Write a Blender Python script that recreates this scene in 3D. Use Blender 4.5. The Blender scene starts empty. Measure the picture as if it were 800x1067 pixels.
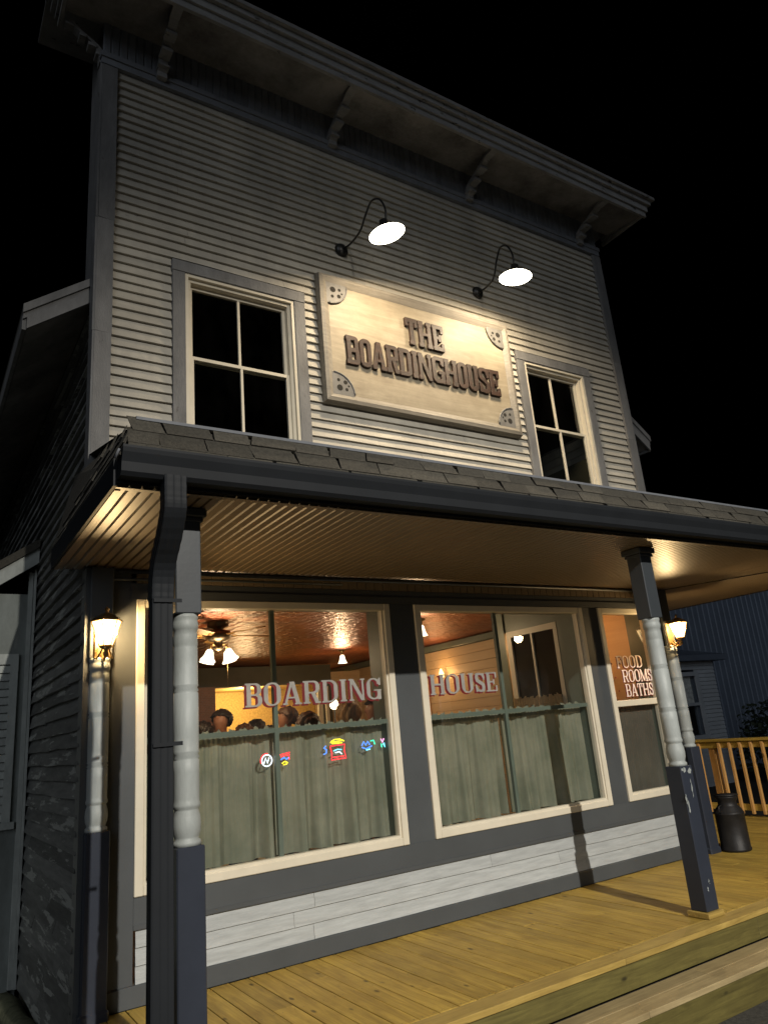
import bpy, bmesh, math, random
import numpy as np
from mathutils import Vector, Matrix
rnd = random.Random(7)
PI = math.pi
col = bpy.context.scene.collection
scn = bpy.context.scene

# ------------------------------------------------------------------ camera
CR = [[0.8432520911519774, -0.5307399746424214, -0.08509400733529467],
      [0.08268187235543266, 0.28449956332420917, -0.9551040291256938],
      [0.5311210961274436, 0.7983577379752116, 0.28378742654227407]]
CC = (-1.05502664, -5.55730421, 1.59310079)
cam = bpy.data.cameras.new('camera')
cam.sensor_fit = 'HORIZONTAL'; cam.sensor_width = 36.0; cam.lens = 760.035 / 800 * 36
cam.clip_end = 500; cam.clip_start = 0.02
co = bpy.data.objects.new('camera', cam); col.objects.link(co)
m = Matrix(((CR[0][0], -CR[1][0], -CR[2][0], CC[0]), (CR[0][1], -CR[1][1], -CR[2][1], CC[1]),
            (CR[0][2], -CR[1][2], -CR[2][2], CC[2]), (0, 0, 0, 1)))
co.matrix_world = m
scn.camera = co

# ------------------------------------------------------------------ materials
def ramp(nt, fac, stops):
    r = nt.nodes.new('ShaderNodeValToRGB'); e = r.color_ramp.elements
    while len(e) < len(stops): e.new(0.5)
    for i, (p, c) in enumerate(stops):
        e[i].position = p; e[i].color = (*c, 1) if len(c) == 3 else c
    nt.links.new(fac, r.inputs[0]); return r.outputs[0]
def noise(nt, vec, scale, detail=4, rough=0.6, dist=0.0):
    n = nt.nodes.new('ShaderNodeTexNoise'); n.inputs['Scale'].default_value = scale
    n.inputs['Detail'].default_value = detail; n.inputs['Roughness'].default_value = rough
    n.inputs['Distortion'].default_value = dist
    nt.links.new(vec, n.inputs['Vector']); return n.outputs['Fac']
def mapping(nt, scale, loc=(0, 0, 0), rnd_island=False):
    tc = nt.nodes.new('ShaderNodeTexCoord'); mp = nt.nodes.new('ShaderNodeMapping')
    mp.inputs['Scale'].default_value = scale; mp.inputs['Location'].default_value = loc
    src = tc.outputs['Object']
    if rnd_island:
        g = nt.nodes.new('ShaderNodeNewGeometry'); ml = nt.nodes.new('ShaderNodeMath'); ml.operation = 'MULTIPLY'
        ml.inputs[1].default_value = 37.0; nt.links.new(g.outputs['Random Per Island'], ml.inputs[0])
        ad = nt.nodes.new('ShaderNodeVectorMath'); ad.operation = 'ADD'
        nt.links.new(src, ad.inputs[0]); nt.links.new(ml.outputs[0], ad.inputs[1]); src = ad.outputs[0]
    nt.links.new(src, mp.inputs['Vector']); return mp.outputs['Vector']
def mix(nt, fac, a, b, mode='MIX'):
    n = nt.nodes.new('ShaderNodeMix'); n.data_type = 'RGBA'; n.blend_type = mode
    for i, v in ((0, fac), (6, a), (7, b)):
        if isinstance(v, (int, float)): n.inputs[i].default_value = v
        elif isinstance(v, tuple): n.inputs[i].default_value = (*v, 1)
        else: nt.links.new(v, n.inputs[i])
    return n.outputs[2]
def new_mat(name):
    mt = bpy.data.materials.new(name); mt.use_nodes = True
    return mt, mt.node_tree, mt.node_tree.nodes['Principled BSDF']
def bump(nt, b, h, strength, dist=0.01):
    n = nt.nodes.new('ShaderNodeBump'); n.inputs['Strength'].default_value = strength
    n.inputs['Distance'].default_value = dist
    nt.links.new(h, n.inputs['Height']); nt.links.new(n.outputs[0], b.inputs['Normal'])
def paint(name, c, var=0.75, scale=3.0, rough=0.6, stretch=(1, 1, 1), island=0.0, flake=None, flake_lo=0.6,
          flake_scale=6.0, bmp=0.25, metal=0.0, dirt=None, dirt_scale=1.2, grain=40.0, spec=0.35):
    mt, nt, b = new_mat(name)
    v = mapping(nt, stretch, rnd_island=island > 0)
    n1 = noise(nt, v, scale, 6, 0.65)
    dark = tuple(x * var for x in c); lite = tuple(min(1, x * (2 - var) ** 0.6) for x in c)
    cc = ramp(nt, n1, [(0.3, dark), (0.7, lite)])
    if island > 0:
        g = nt.nodes.new('ShaderNodeNewGeometry')
        rc = ramp(nt, g.outputs['Random Per Island'], [(0, (1 - island,) * 3), (1, (1, 1, 1))])
        cc = mix(nt, 1.0, cc, rc, 'MULTIPLY')
    if dirt:
        v3 = mapping(nt, (1, 1, 0.35), (4, 4, 4)); n3 = noise(nt, v3, dirt_scale, 8, 0.75)
        cc = mix(nt, ramp(nt, n3, [(0.42, (0, 0, 0)), (0.72, (1, 1, 1))]), cc, dirt)
    if flake:
        v2 = mapping(nt, stretch, (3, 7, 1), rnd_island=island > 0)
        n2 = noise(nt, v2, flake_scale, 8, 0.7, 0.3)
        f = ramp(nt, n2, [(flake_lo, (0, 0, 0)), (flake_lo + 0.02, (1, 1, 1))])
        cc = mix(nt, f, cc, flake)
    nt.links.new(cc, b.inputs['Base Color'])
    b.inputs['Roughness'].default_value = rough; b.inputs['Metallic'].default_value = metal
    n4 = noise(nt, v, grain, 4, 0.7)
    if bmp: bump(nt, b, n4, bmp, 0.006)
    b.inputs['Specular IOR Level'].default_value = spec
    return mt
def emit(name, c, s, two=None):
    mt = bpy.data.materials.new(name); mt.use_nodes = True; nt = mt.node_tree
    nt.nodes.remove(nt.nodes['Principled BSDF']); e = nt.nodes.new('ShaderNodeEmission')
    e.inputs[0].default_value = (*c, 1); e.inputs[1].default_value = s
    nt.links.new(e.outputs[0], nt.nodes['Material Output'].inputs[0]); return mt
def glass(name, refl=1.0, tint=(0.9, 0.93, 0.92), dust=.035):
    mt = bpy.data.materials.new(name); mt.use_nodes = True; nt = mt.node_tree
    nt.nodes.remove(nt.nodes['Principled BSDF'])
    t = nt.nodes.new('ShaderNodeBsdfTransparent'); t.inputs[0].default_value = (*tint, 1)
    g = nt.nodes.new('ShaderNodeBsdfGlossy'); g.inputs['Roughness'].default_value = 0.02
    lw = nt.nodes.new('ShaderNodeLayerWeight'); lw.inputs[0].default_value = 0.5
    pw = nt.nodes.new('ShaderNodeMath'); pw.operation = 'POWER'; pw.inputs[1].default_value = 4.5; nt.links.new(lw.outputs['Facing'], pw.inputs[0])
    fr = nt.nodes.new('ShaderNodeMath'); fr.operation = 'MULTIPLY_ADD'; fr.inputs[1].default_value = .9; fr.inputs[2].default_value = .075; nt.links.new(pw.outputs[0], fr.inputs[0])
    v = mapping(nt, (1, 1, 1)); n = noise(nt, v, 1.3, 1); bp = nt.nodes.new('ShaderNodeBump')
    bp.inputs['Strength'].default_value = 0.03; bp.inputs['Distance'].default_value = 0.05
    nt.links.new(n, bp.inputs['Height']); nt.links.new(bp.outputs[0], g.inputs['Normal'])
    mm = nt.nodes.new('ShaderNodeMath'); mm.operation = 'MULTIPLY'; mm.inputs[1].default_value = refl
    nt.links.new(fr.outputs[0], mm.inputs[0])
    mx = nt.nodes.new('ShaderNodeMixShader'); nt.links.new(mm.outputs[0], mx.inputs[0])
    nt.links.new(t.outputs[0], mx.inputs[1]); nt.links.new(g.outputs[0], mx.inputs[2])
    df = nt.nodes.new('ShaderNodeBsdfDiffuse'); df.inputs[0].default_value = (.5, .5, .48, 1)
    dn = ramp(nt, noise(nt, mapping(nt, (1, 1, .5)), 3.0, 7, .7), [(.4, (0, 0, 0)), (.8, (dust, dust, dust))])
    mx2 = nt.nodes.new('ShaderNodeMixShader'); nt.links.new(dn, mx2.inputs[0]); nt.links.new(mx.outputs[0], mx2.inputs[1]); nt.links.new(df.outputs[0], mx2.inputs[2]); mx = mx2
    nt.links.new(mx.outputs[0], nt.nodes['Material Output'].inputs[0]); return mt
def wood(name, c_lo, c_hi, axis=1, rough=0.6, knots=True, island=0.25, bmp=0.3, scale=1.0, freq=26.0):
    mt, nt, b = new_mat(name)
    st = [freq, freq, freq]; st[axis] = 1.6
    v = mapping(nt, tuple(s * scale for s in st), rnd_island=True)
    n1 = noise(nt, v, 1.0, 7, 0.65, 1.2)
    cc = ramp(nt, n1, [(0.3, c_lo), (0.52, tuple((a + d) / 2 for a, d in zip(c_lo, c_hi))), (0.7, c_hi)])
    g = nt.nodes.new('ShaderNodeNewGeometry')
    rc = ramp(nt, g.outputs['Random Per Island'], [(0, (1 - island,) * 3), (0.5, (1 - island * 0.3, 1 - island * .35, 1 - island * .5)), (1, (1, 1, 1))])
    cc = mix(nt, 1.0, cc, rc, 'MULTIPLY')
    v2 = mapping(nt, (1, 1, 1)); n2 = noise(nt, v2, 2.0, 6, 0.7)
    cc = mix(nt, 1.0, cc, ramp(nt, n2, [(0.3, (0.72, 0.70, 0.68)), (0.65, (1, 1, 1))]), 'MULTIPLY')
    if knots:
        st2 = [7.0, 7.0, 7.0]; st2[axis] = 3.0
        v3 = mapping(nt, tuple(st2), (0.3, 0.1, 0.5), rnd_island=True)
        vo = nt.nodes.new('ShaderNodeTexVoronoi'); vo.inputs['Scale'].default_value = 0.9
        nt.links.new(v3, vo.inputs['Vector'])
        k = ramp(nt, vo.outputs['Distance'], [(0.05, (1, 1, 1)), (0.11, (0, 0, 0))])
        cc = mix(nt, k, cc, tuple(x * 0.3 for x in c_lo))
    nt.links.new(cc, b.inputs['Base Color']); b.inputs['Roughness'].default_value = rough
    bump(nt, b, n1, bmp, 0.004)
    return mt

M = {}
M['siding'] = paint('cream_siding_paint', (0.50, 0.47, 0.40), 0.82, 2.2, 0.62, (0.7, 1, 5), 0.16,
                    flake=(0.15, 0.135, 0.115), flake_lo=0.665, flake_scale=7, dirt=(0.30, 0.285, 0.25), dirt_scale=1.6, bmp=0.5)
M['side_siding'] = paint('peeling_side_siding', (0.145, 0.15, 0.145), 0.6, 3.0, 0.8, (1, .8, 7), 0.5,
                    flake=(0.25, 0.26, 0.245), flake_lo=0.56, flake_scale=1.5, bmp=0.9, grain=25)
M['trim'] = paint('blue_grey_trim', (0.064, 0.070, 0.074), 0.86, 1.4, 0.5, (1, 1, 1), 0.06, bmp=0.12, flake=(0.3, 0.3, 0.29), flake_lo=0.80, flake_scale=14)
M['trim_old'] = paint('weathered_grey_trim', (0.17, 0.17, 0.17), 0.7, 3.5, 0.7, (2, 2, .6), 0.15, flake=(0.09, 0.085, 0.08), flake_lo=0.64, flake_scale=7, bmp=0.8)
M['frieze'] = paint('frieze_grey', (0.20, 0.215, 0.24), 0.75, 5, 0.7, (1, 1, 1), 0.25, bmp=0.5)
M['soffit_old'] = paint('cornice_soffit', (0.26, 0.25, 0.235), 0.7, 1.3, 0.8, (1, 1, 1), 0.0, bmp=0.5, dirt=(.05, .047, .042))
M['white'] = paint('cream_white_frame', (0.60, 0.55, 0.44), 0.9, 4, 0.4, bmp=0.08)
M['panel'] = paint('whitewashed_board', (0.40, 0.42, 0.42), 0.80, 3.5, 0.6, (1.2, 1, 12), 0.14, flake=(0.34, 0.36, 0.37), flake_lo=0.63, flake_scale=5.0, bmp=0.5)
M['post_shaft'] = paint('pale_post_paint', (0.31, 0.335, 0.33), 0.85, 6, 0.5, (1, 1, .3), bmp=0.3, dirt=(0.22, 0.235, 0.225), dirt_scale=3.5, grain=60)
M['post_box'] = paint('navy_post_paint', (0.026, 0.031, 0.044), 0.9, 5, 0.35, bmp=0.1, flake=(0.4, 0.36, 0.28), flake_lo=0.80, flake_scale=9)
M['post_top'] = paint('slate_post_paint', (0.036, 0.042, 0.048), 0.9, 5, 0.45, bmp=0.1)
M['gutter'] = paint('dark_gutter_enamel', (0.014, 0.016, 0.019), 0.85, 3, 0.6, bmp=0.05, spec=0.15)
M['soffit'] = paint('tan_beadboard', (0.20, 0.15, 0.095), 0.88, 2, 0.42, (8, 1, 1), 0.0, bmp=0.1)
M['shingle'] = paint('asphalt_shingle', (0.070, 0.065, 0.053), 0.55, 60, 0.95, (1, 1, 1), 0.45, bmp=0.9, grain=200)
M['flash'] = paint('metal_flashing', (0.16, 0.17, 0.19), 0.8, 6, 0.4, bmp=0.1)
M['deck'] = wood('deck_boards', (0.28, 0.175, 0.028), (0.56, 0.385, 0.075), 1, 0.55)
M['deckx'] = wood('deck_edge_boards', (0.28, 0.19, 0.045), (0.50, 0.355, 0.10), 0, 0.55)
M['riser'] = wood('shaded_green_treated_riser', (0.075, 0.062, 0.014), (0.16, 0.135, 0.036), 0, 0.6)  # greenish wood; the weak light on the risers is put into a darker colour
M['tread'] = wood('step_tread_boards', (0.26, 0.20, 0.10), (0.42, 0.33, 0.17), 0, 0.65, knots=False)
M['railwood'] = wood('treated_rail_wood', (0.50, 0.25, 0.07), (0.80, 0.48, 0.17), 2, 0.55)
M['sign'] = wood('sign_plywood', (0.25, 0.21, 0.145), (0.36, 0.315, 0.23), 0, 0.6, knots=False, island=0.0, bmp=0.2, freq=13.0)
M['signframe'] = wood('sign_frame_wood', (0.17, 0.155, 0.13), (0.30, 0.275, 0.23), 0, 0.6, knots=False, island=0.2, bmp=0.3)
M['letter'] = wood('sign_letter_wood', (0.012, 0.006, 0.004), (0.065, 0.03, 0.018), 0, 0.55, knots=False, island=0.3, bmp=0.5)
M['medal'] = paint('grey_corner_metal', (0.165, 0.16, 0.15), 0.75, 9, 0.55, bmp=0.3)
M['hole'] = paint('painted_dark_depth', (0.02, 0.018, 0.015), 0.9, 3, 0.9, bmp=0)  # near-black colour put in for unlit depth: plate holes, vestibule pane, under deck
M['glass'] = glass('window_glass', 1.25)
M['upglass'] = glass('upstairs_glass', 1.0, dust=.004)
M['curtain'] = None
M['green'] = paint('sage_green_trim', (0.13, 0.155, 0.125), 0.9, 4, 0.4, bmp=0.05)
M['lamp_metal'] = paint('dark_lamp_metal', (0.03, 0.03, 0.03), 0.9, 3, 0.35, metal=0.6, bmp=0)
M['shade_in'] = paint('shade_enamel', (0.8, 0.8, 0.78), 0.95, 3, 0.3, bmp=0)
M['brass'] = paint('aged_brass', (0.42, 0.28, 0.12), 0.8, 10, 0.3, metal=0.9, bmp=0.1)
M['brass_dk'] = paint('dark_bronze', (0.14, 0.10, 0.06), 0.8, 10, 0.3, metal=0.8, bmp=0.1)
M['bulb'] = emit('hot_bulb', (1.0, 0.90, 0.70), 14)
M['lantern'] = emit('lantern_glow', (1.0, 0.72, 0.36), 9)
M['opal'] = emit('opal_glass_glow', (1.0, 0.80, 0.52), 6)
M['sconceglow'] = emit('small_sconce_glow', (1.0, 0.66, 0.30), 5)
M['can'] = paint('black_milk_can', (0.018, 0.017, 0.017), 0.6, 8, 0.5, metal=0.3, bmp=0.4)
M['ground'] = paint('dark_gravel_ground', (0.05, 0.047, 0.04), 0.5, 30, 0.95, bmp=0.9, grain=90)
M['stone'] = paint('mossy_stone', (0.12, 0.125, 0.075), 0.5, 14, 0.95, bmp=0.9)
M['creamwall'] = paint('interior_cream_boards', (0.56, 0.40, 0.23), 0.9, 3, 0.5, (1, .4, 6), 0.08, bmp=0.08)
M['darkwall'] = paint('interior_dark_olive', (0.09, 0.085, 0.06), 0.8, 3, 0.6, bmp=0.1)
M['yellow'] = paint('interior_yellow_wallpaper', (0.75, 0.50, 0.16), 0.65, 28, 0.7, bmp=0.1)
M['neigh'] = paint('neighbour_blue_metal_siding', (0.13, 0.16, 0.21), 0.85, 1.5, 0.6, bmp=0.1)
M['neighsid'] = paint('neighbour_white_siding', (0.40, 0.44, 0.48), 0.85, 1.5, 0.6, bmp=0.1)
M['lace'] = paint('lace_curtain', (0.85, 0.88, 0.92), 0.45, 14, 0.9, bmp=0.2)
M['leaf'] = paint('dark_leaf', (0.02, 0.03, 0.015), 0.6, 10, 0.7, bmp=0)
M['wing'] = paint('grey_green_wing_paint', (0.22, 0.245, 0.235), 0.8, 2.5, 0.7, (1, 1, .5), 0.1, dirt=(0.1, 0.11, 0.1), bmp=0.4)
M['winglite'] = paint('pale_wing_trim', (0.36, 0.385, 0.365), 0.7, 6, 0.7, (1, 1, .5), 0.1, flake=(0.1, 0.1, 0.09), flake_lo=0.66, bmp=0.6)
M['skin'] = paint('skin', (0.30, 0.14, 0.085), 0.9, 6, 0.5, bmp=0)
M['rose'] = paint('rose_knit', (0.35, 0.12, 0.11), 0.8, 20, 0.9, bmp=0.3)
M['dkcloth'] = paint('dark_cloth', (0.035, 0.03, 0.035), 0.8, 20, 0.9, bmp=0.3)
M['ltcloth'] = paint('pale_cloth', (0.45, 0.42, 0.40), 0.8, 20, 0.9, bmp=0.3)
M['hair_dk'] = paint('dark_hair', (0.02, 0.013, 0.01), 0.6, 30, 0.5, (1, 1, .2), bmp=0.6)
M['hair_br'] = paint('brown_hair', (0.10, 0.05, 0.028), 0.6, 30, 0.5, (1, 1, .2), bmp=0.6)
M['hair_bl'] = paint('blond_hair', (0.32, 0.20, 0.10), 0.5, 30, 0.5, (1, 1, .2), bmp=0.6)
M['shadow_red'] = paint('dark_red_letter', (0.14, 0.012, 0.014), 0.9, 6, 0.5, bmp=0)
M['silver'] = paint('silver_letter', (0.30, 0.29, 0.27), 0.8, 10, 0.4, bmp=0)
M['paleletter'] = paint('pale_rose_letter', (0.80, 0.66, 0.58), 0.9, 10, 0.4, bmp=0)
M['brick'] = None
def mk_curtain(name, c, c2):
    mt, nt, b = new_mat(name)
    v = mapping(nt, (1, 1, 1)); n = noise(nt, v, 2.4, 5, .6)
    cc = ramp(nt, n, [(0.3, c), (0.7, c2)])
    nt.links.new(cc, b.inputs['Base Color']); b.inputs['Roughness'].default_value = 0.9
    tr = nt.nodes.new('ShaderNodeBsdfTranslucent'); nt.links.new(cc, tr.inputs[0])
    mx = nt.nodes.new('ShaderNodeMixShader'); mx.inputs[0].default_value = 0.45
    nt.links.new(b.outputs[0], mx.inputs[1]); nt.links.new(tr.outputs[0], mx.inputs[2])
    nt.links.new(mx.outputs[0], nt.nodes['Material Output'].inputs[0])
    v2 = mapping(nt, (1, 1, 1)); bump(nt, b, noise(nt, v2, 260, 2), 0.25, 0.003)
    return mt
M['curtain'] = mk_curtain('sage_curtain_cloth', (0.20, 0.225, 0.165), (0.38, 0.385, 0.30))
M['tan_curtain'] = mk_curtain('tan_curtain_cloth', (0.42, 0.33, 0.20), (0.55, 0.45, 0.30))
def mk_brick():
    mt, nt, b = new_mat('interior_brick')
    v = mapping(nt, (1, 1, 1)); br = nt.nodes.new('ShaderNodeTexBrick'); br.inputs['Scale'].default_value = 9
    rot = nt.nodes.new('ShaderNodeMapping'); rot.inputs['Rotation'].default_value = (PI / 2, 0, 0)
    nt.links.new(v, rot.inputs[0]); nt.links.new(rot.outputs[0], br.inputs[0])
    br.inputs['Color1'].default_value = (0.30, 0.13, 0.08, 1); br.inputs['Color2'].default_value = (0.24, 0.11, 0.07, 1)
    br.inputs['Mortar'].default_value = (0.25, 0.2, 0.16, 1)
    nt.links.new(br.outputs[0], b.inputs['Base Color']); return mt
M['brick'] = mk_brick()
def mk_tin():
    mt, nt, b = new_mat('copper_tin_ceiling')
    v = mapping(nt, (1, 1, 1))
    n = noise(nt, v, 2.5, 4); cc = ramp(nt, n, [(0.3, (0.20, 0.045, 0.015)), (0.7, (0.44, 0.12, 0.04))])
    nt.links.new(cc, b.inputs['Base Color']); b.inputs['Metallic'].default_value = 0.55
    b.inputs['Roughness'].default_value = 0.34
    vo = nt.nodes.new('ShaderNodeTexVoronoi'); vo.inputs['Scale'].default_value = 9; vo.inputs['Randomness'].default_value = 0.35
    nt.links.new(v, vo.inputs['Vector']); n2 = noise(nt, v, 16, 3)
    ad = nt.nodes.new('ShaderNodeMath'); ad.operation = 'ADD'; nt.links.new(vo.outputs['Distance'], ad.inputs[0]); nt.links.new(n2, ad.inputs[1])
    bump(nt, b, ad.outputs[0], 1.0, 0.03); return mt
M['tin'] = mk_tin()

# ------------------------------------------------------------------ mesh helpers
def link(name, me, parent=None, mats=()):
    o = bpy.data.objects.new(name, me); col.objects.link(o)
    if parent is not None: o.parent = parent
    for mt in mats: me.materials.append(mt)
    return o
def tag(o, label=None, cat=None, group=None, kind=None):
    if label: o['label'] = label
    if cat: o['category'] = cat
    if group: o['group'] = group
    if kind: o['kind'] = kind
    return o
def empty(name, loc, label, cat, group=None):
    o = bpy.data.objects.new(name, None); col.objects.link(o); o.location = loc; o.empty_display_size = 0.1
    return tag(o, label, cat, group)
class MB:
    def __init__(s, T=None): s.v = []; s.f = []; s.mi = []; s.sm = []; s.T = T
    def add(s, vs, fs, mi=0, smooth=False):
        k = len(s.v)
        for p in vs:
            p = Vector(p)
            if s.T is not None: p = s.T @ p
            s.v.append(tuple(p))
        for f in fs: s.f.append([k + i for i in f]); s.mi.append(mi); s.sm.append(smooth)
    def box(s, x0, x1, y0, y1, z0, z1, mi=0, j=0.0, bev=0.0):
        if bev <= 0:
            vs = [(x, y, z) for x in (x0, x1) for y in (y0, y1) for z in (z0, z1)]
            if j: vs = [(a + rnd.uniform(-j, j), b + rnd.uniform(-j, j) * .3, c + rnd.uniform(-j, j)) for a, b, c in vs]
            s.add(vs, [(0, 1, 3, 2), (4, 6, 7, 5), (0, 4, 5, 1), (2, 3, 7, 6), (0, 2, 6, 4), (1, 5, 7, 3)], mi)
        else:
            b = bev; vs = []; idx = {}
            for ix, x in enumerate((x0, x1)):
                for iy, y in enumerate((y0, y1)):
                    for iz, z in enumerate((z0, z1)):
                        sx = b if ix == 0 else -b; sy = b if iy == 0 else -b; sz = b if iz == 0 else -b
                        idx[ix, iy, iz] = len(vs)
                        vs += [(x, y + sy, z + sz), (x + sx, y, z + sz), (x + sx, y + sy, z)]
            F = []
            for a in (0, 1):
                q = [idx[a, 0, 0], idx[a, 0, 1], idx[a, 1, 1], idx[a, 1, 0]]; F.append(q if a == 0 else q[::-1])
                q = [idx[0, a, 0] + 1, idx[1, a, 0] + 1, idx[1, a, 1] + 1, idx[0, a, 1] + 1]; F.append(q if a == 0 else q[::-1])
                q = [idx[0, 0, a] + 2, idx[0, 1, a] + 2, idx[1, 1, a] + 2, idx[1, 0, a] + 2]; F.append(q if a == 0 else q[::-1])
            for a in (0, 1):
                for c in (0, 1):
                    F.append([idx[a, c, 0], idx[a, c, 1], idx[a, c, 1] + 1, idx[a, c, 0] + 1])
                    F.append([idx[a, 0, c], idx[a, 1, c], idx[a, 1, c] + 2, idx[a, 0, c] + 2])
                    F.append([idx[0, a, c] + 1, idx[1, a, c] + 1, idx[1, a, c] + 2, idx[0, a, c] + 2])
                    for e in (0, 1): F.append([idx[a, c, e], idx[a, c, e] + 1, idx[a, c, e] + 2])
            s.add(vs, F, mi)
    def quad(s, x0, x1, y, z0, z1): s.add([(x0, y, z0), (x1, y, z0), (x1, y, z1), (x0, y, z1)], [(0, 1, 2, 3)])
    def quadx(s, x, y0, y1, z0, z1): s.add([(x, y0, z0), (x, y1, z0), (x, y1, z1), (x, y0, z1)], [(0, 1, 2, 3)])
    def prism(s, pts, axis, a0, a1, mi=0, smooth=False):
        # pts: 2D outline in the other two axes (order xyz minus axis)
        def mk(p, a):
            q = list(p); q.insert(axis, a); return tuple(q)
        n = len(pts); vs = [mk(p, a0) for p in pts] + [mk(p, a1) for p in pts]
        fs = [list(range(n))[::-1], [n + i for i in range(n)]]
        s.add(vs, fs, mi); k = len(s.v) - 2 * n
        for i in range(n):
            s.f.append([k + i, k + (i + 1) % n, k + n + (i + 1) % n, k + n + i]); s.mi.append(mi); s.sm.append(smooth)
    def lathe(s, prof, cx, cy, n=24, mi=0, a0=0.0, a1=2 * PI, smooth=True, caps=True):
        full = abs(a1 - a0 - 2 * PI) < 1e-6; m_ = n if full else n + 1
        vs = []
        for r, z in prof:
            for i in range(m_):
                a = a0 + (a1 - a0) * i / n; vs.append((cx + r * math.cos(a), cy + r * math.sin(a), z))
        fs = []
        for k in range(len(prof) - 1):
            for i in range(n):
                j = (i + 1) % m_ if full else i + 1
                fs.append((k * m_ + i, k * m_ + j, (k + 1) * m_ + j, (k + 1) * m_ + i))
        s.add(vs, fs, mi, smooth)
        if caps and full:
            b = len(s.v) - len(vs)
            s.f.append([b + i for i in range(m_)][::-1]); s.mi.append(mi); s.sm.append(False)
            b2 = b + (len(prof) - 1) * m_
            s.f.append([b2 + i for i in range(m_)]); s.mi.append(mi); s.sm.append(False)
    def tube(s, pts, r, n=10, mi=0, sec=None, up=(0, 0, 1)):
        pts = [Vector(p) for p in pts]; vs = []
        prev = None
        for i, p in enumerate(pts):
            d = (pts[min(i + 1, len(pts) - 1)] - pts[max(i - 1, 0)]).normalized()
            if prev is None:
                u = Vector(up) if abs(d.dot(Vector(up))) < 0.95 else Vector((1, 0, 0))
                a = d.cross(u).normalized()
            else:
                a = (prev - d * prev.dot(d)).normalized()
            prev = a; b = d.cross(a).normalized()
            rr = r[i] if isinstance(r, (list, tuple)) else r
            if sec is None:
                for k in range(n):
                    t = 2 * PI * k / n; vs.append(tuple(p + (a * math.cos(t) + b * math.sin(t)) * rr))
            else:
                for (q, w) in sec: vs.append(tuple(p + a * q * rr + b * w * rr))
        n = n if sec is None else len(sec); fs = []
        for i in range(len(pts) - 1):
            for k in range(n):
                fs.append((i * n + k, i * n + (k + 1) % n, (i + 1) * n + (k + 1) % n, (i + 1) * n + k))
        fs.append(list(range(n))[::-1]); fs.append([(len(pts) - 1) * n + k for k in range(n)])
        s.add(vs, fs, mi, sec is None)
    def build(s, name, mats, parent=None):
        if not isinstance(mats, (list, tuple)): mats = [mats]
        me = bpy.data.meshes.new(name); vs = s.v
        if parent is not None:
            L = parent.matrix_world_loc if False else wloc(parent)
            vs = [(a - L[0], b - L[1], c - L[2]) for a, b, c in vs]
        me.from_pydata(vs, [], s.f); me.update()
        for p, a, sm in zip(me.polygons, s.mi, s.sm): p.material_index = a; p.use_smooth = sm
        bm = bmesh.new(); bm.from_mesh(me); bmesh.ops.recalc_face_normals(bm, faces=bm.faces); bm.to_mesh(me); bm.free()
        return link(name, me, parent, mats)
def wloc(o):
    L = Vector((0, 0, 0))
    while o is not None: L += Vector(o.location); o = o.parent
    return L

def intervals(a, b, holes):
    segs = [(a, b)]
    for h0, h1 in holes:
        out = []
        for s0, s1 in segs:
            if h1 <= s0 or h0 >= s1: out.append((s0, s1)); continue
            if h0 > s0: out.append((s0, h0))
            if h1 < s1: out.append((h1, s1))
        segs = out
    return segs
def clap(mb, a, b, z0, z1, e, openings=(), lip=0.029, top=0.0, jit=0.0028, joints=True):
    """lap boards on the plane y=0, running along x from a to b"""
    n = int(round((z1 - z0) / e)); e = (z1 - z0) / n
    for i in range(n):
        zb = z0 + i * e; zt = zb + e
        hs = [(o[0], o[1]) for o in openings if o[2] < zt - e * .3 and o[3] > zb + e * .3]
        for s0, s1 in intervals(a, b, hs):
            cuts = [s0]
            if joints and s1 - s0 > 1.5:
                c = s0 + rnd.uniform(0.5, 2.8)
                while c < s1 - 0.4: cuts.append(c); c += rnd.uniform(1.6, 3.6)
            cuts.append(s1)
            for c0, c1 in zip(cuts, cuts[1:]):
                g = 0.0012 if len(cuts) > 2 else 0
                nn = max(1, int((c1 - c0) / 0.35)); P = []
                for k in range(nn + 1):
                    x = c0 + g + (c1 - c0 - 2 * g) * k / nn; w = rnd.uniform(-jit, jit); d = rnd.uniform(-jit, jit) * .8
                    P.append((x, w, d))
                vs = []; fs = []
                for x, w, d in P:
                    vs += [(x, 0.012, zb + w), (x, -lip + d, zb + w), (x, -top, zt + 0.006)]
                for k in range(nn):
                    q = 3 * k; fs += [(q, q + 3, q + 4, q + 1), (q + 1, q + 4, q + 5, q + 2)]
                fs += [(0, 1, 2), (3 * nn, 3 * nn + 2, 3 * nn + 1)]
                mb.add(vs, fs)

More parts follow.
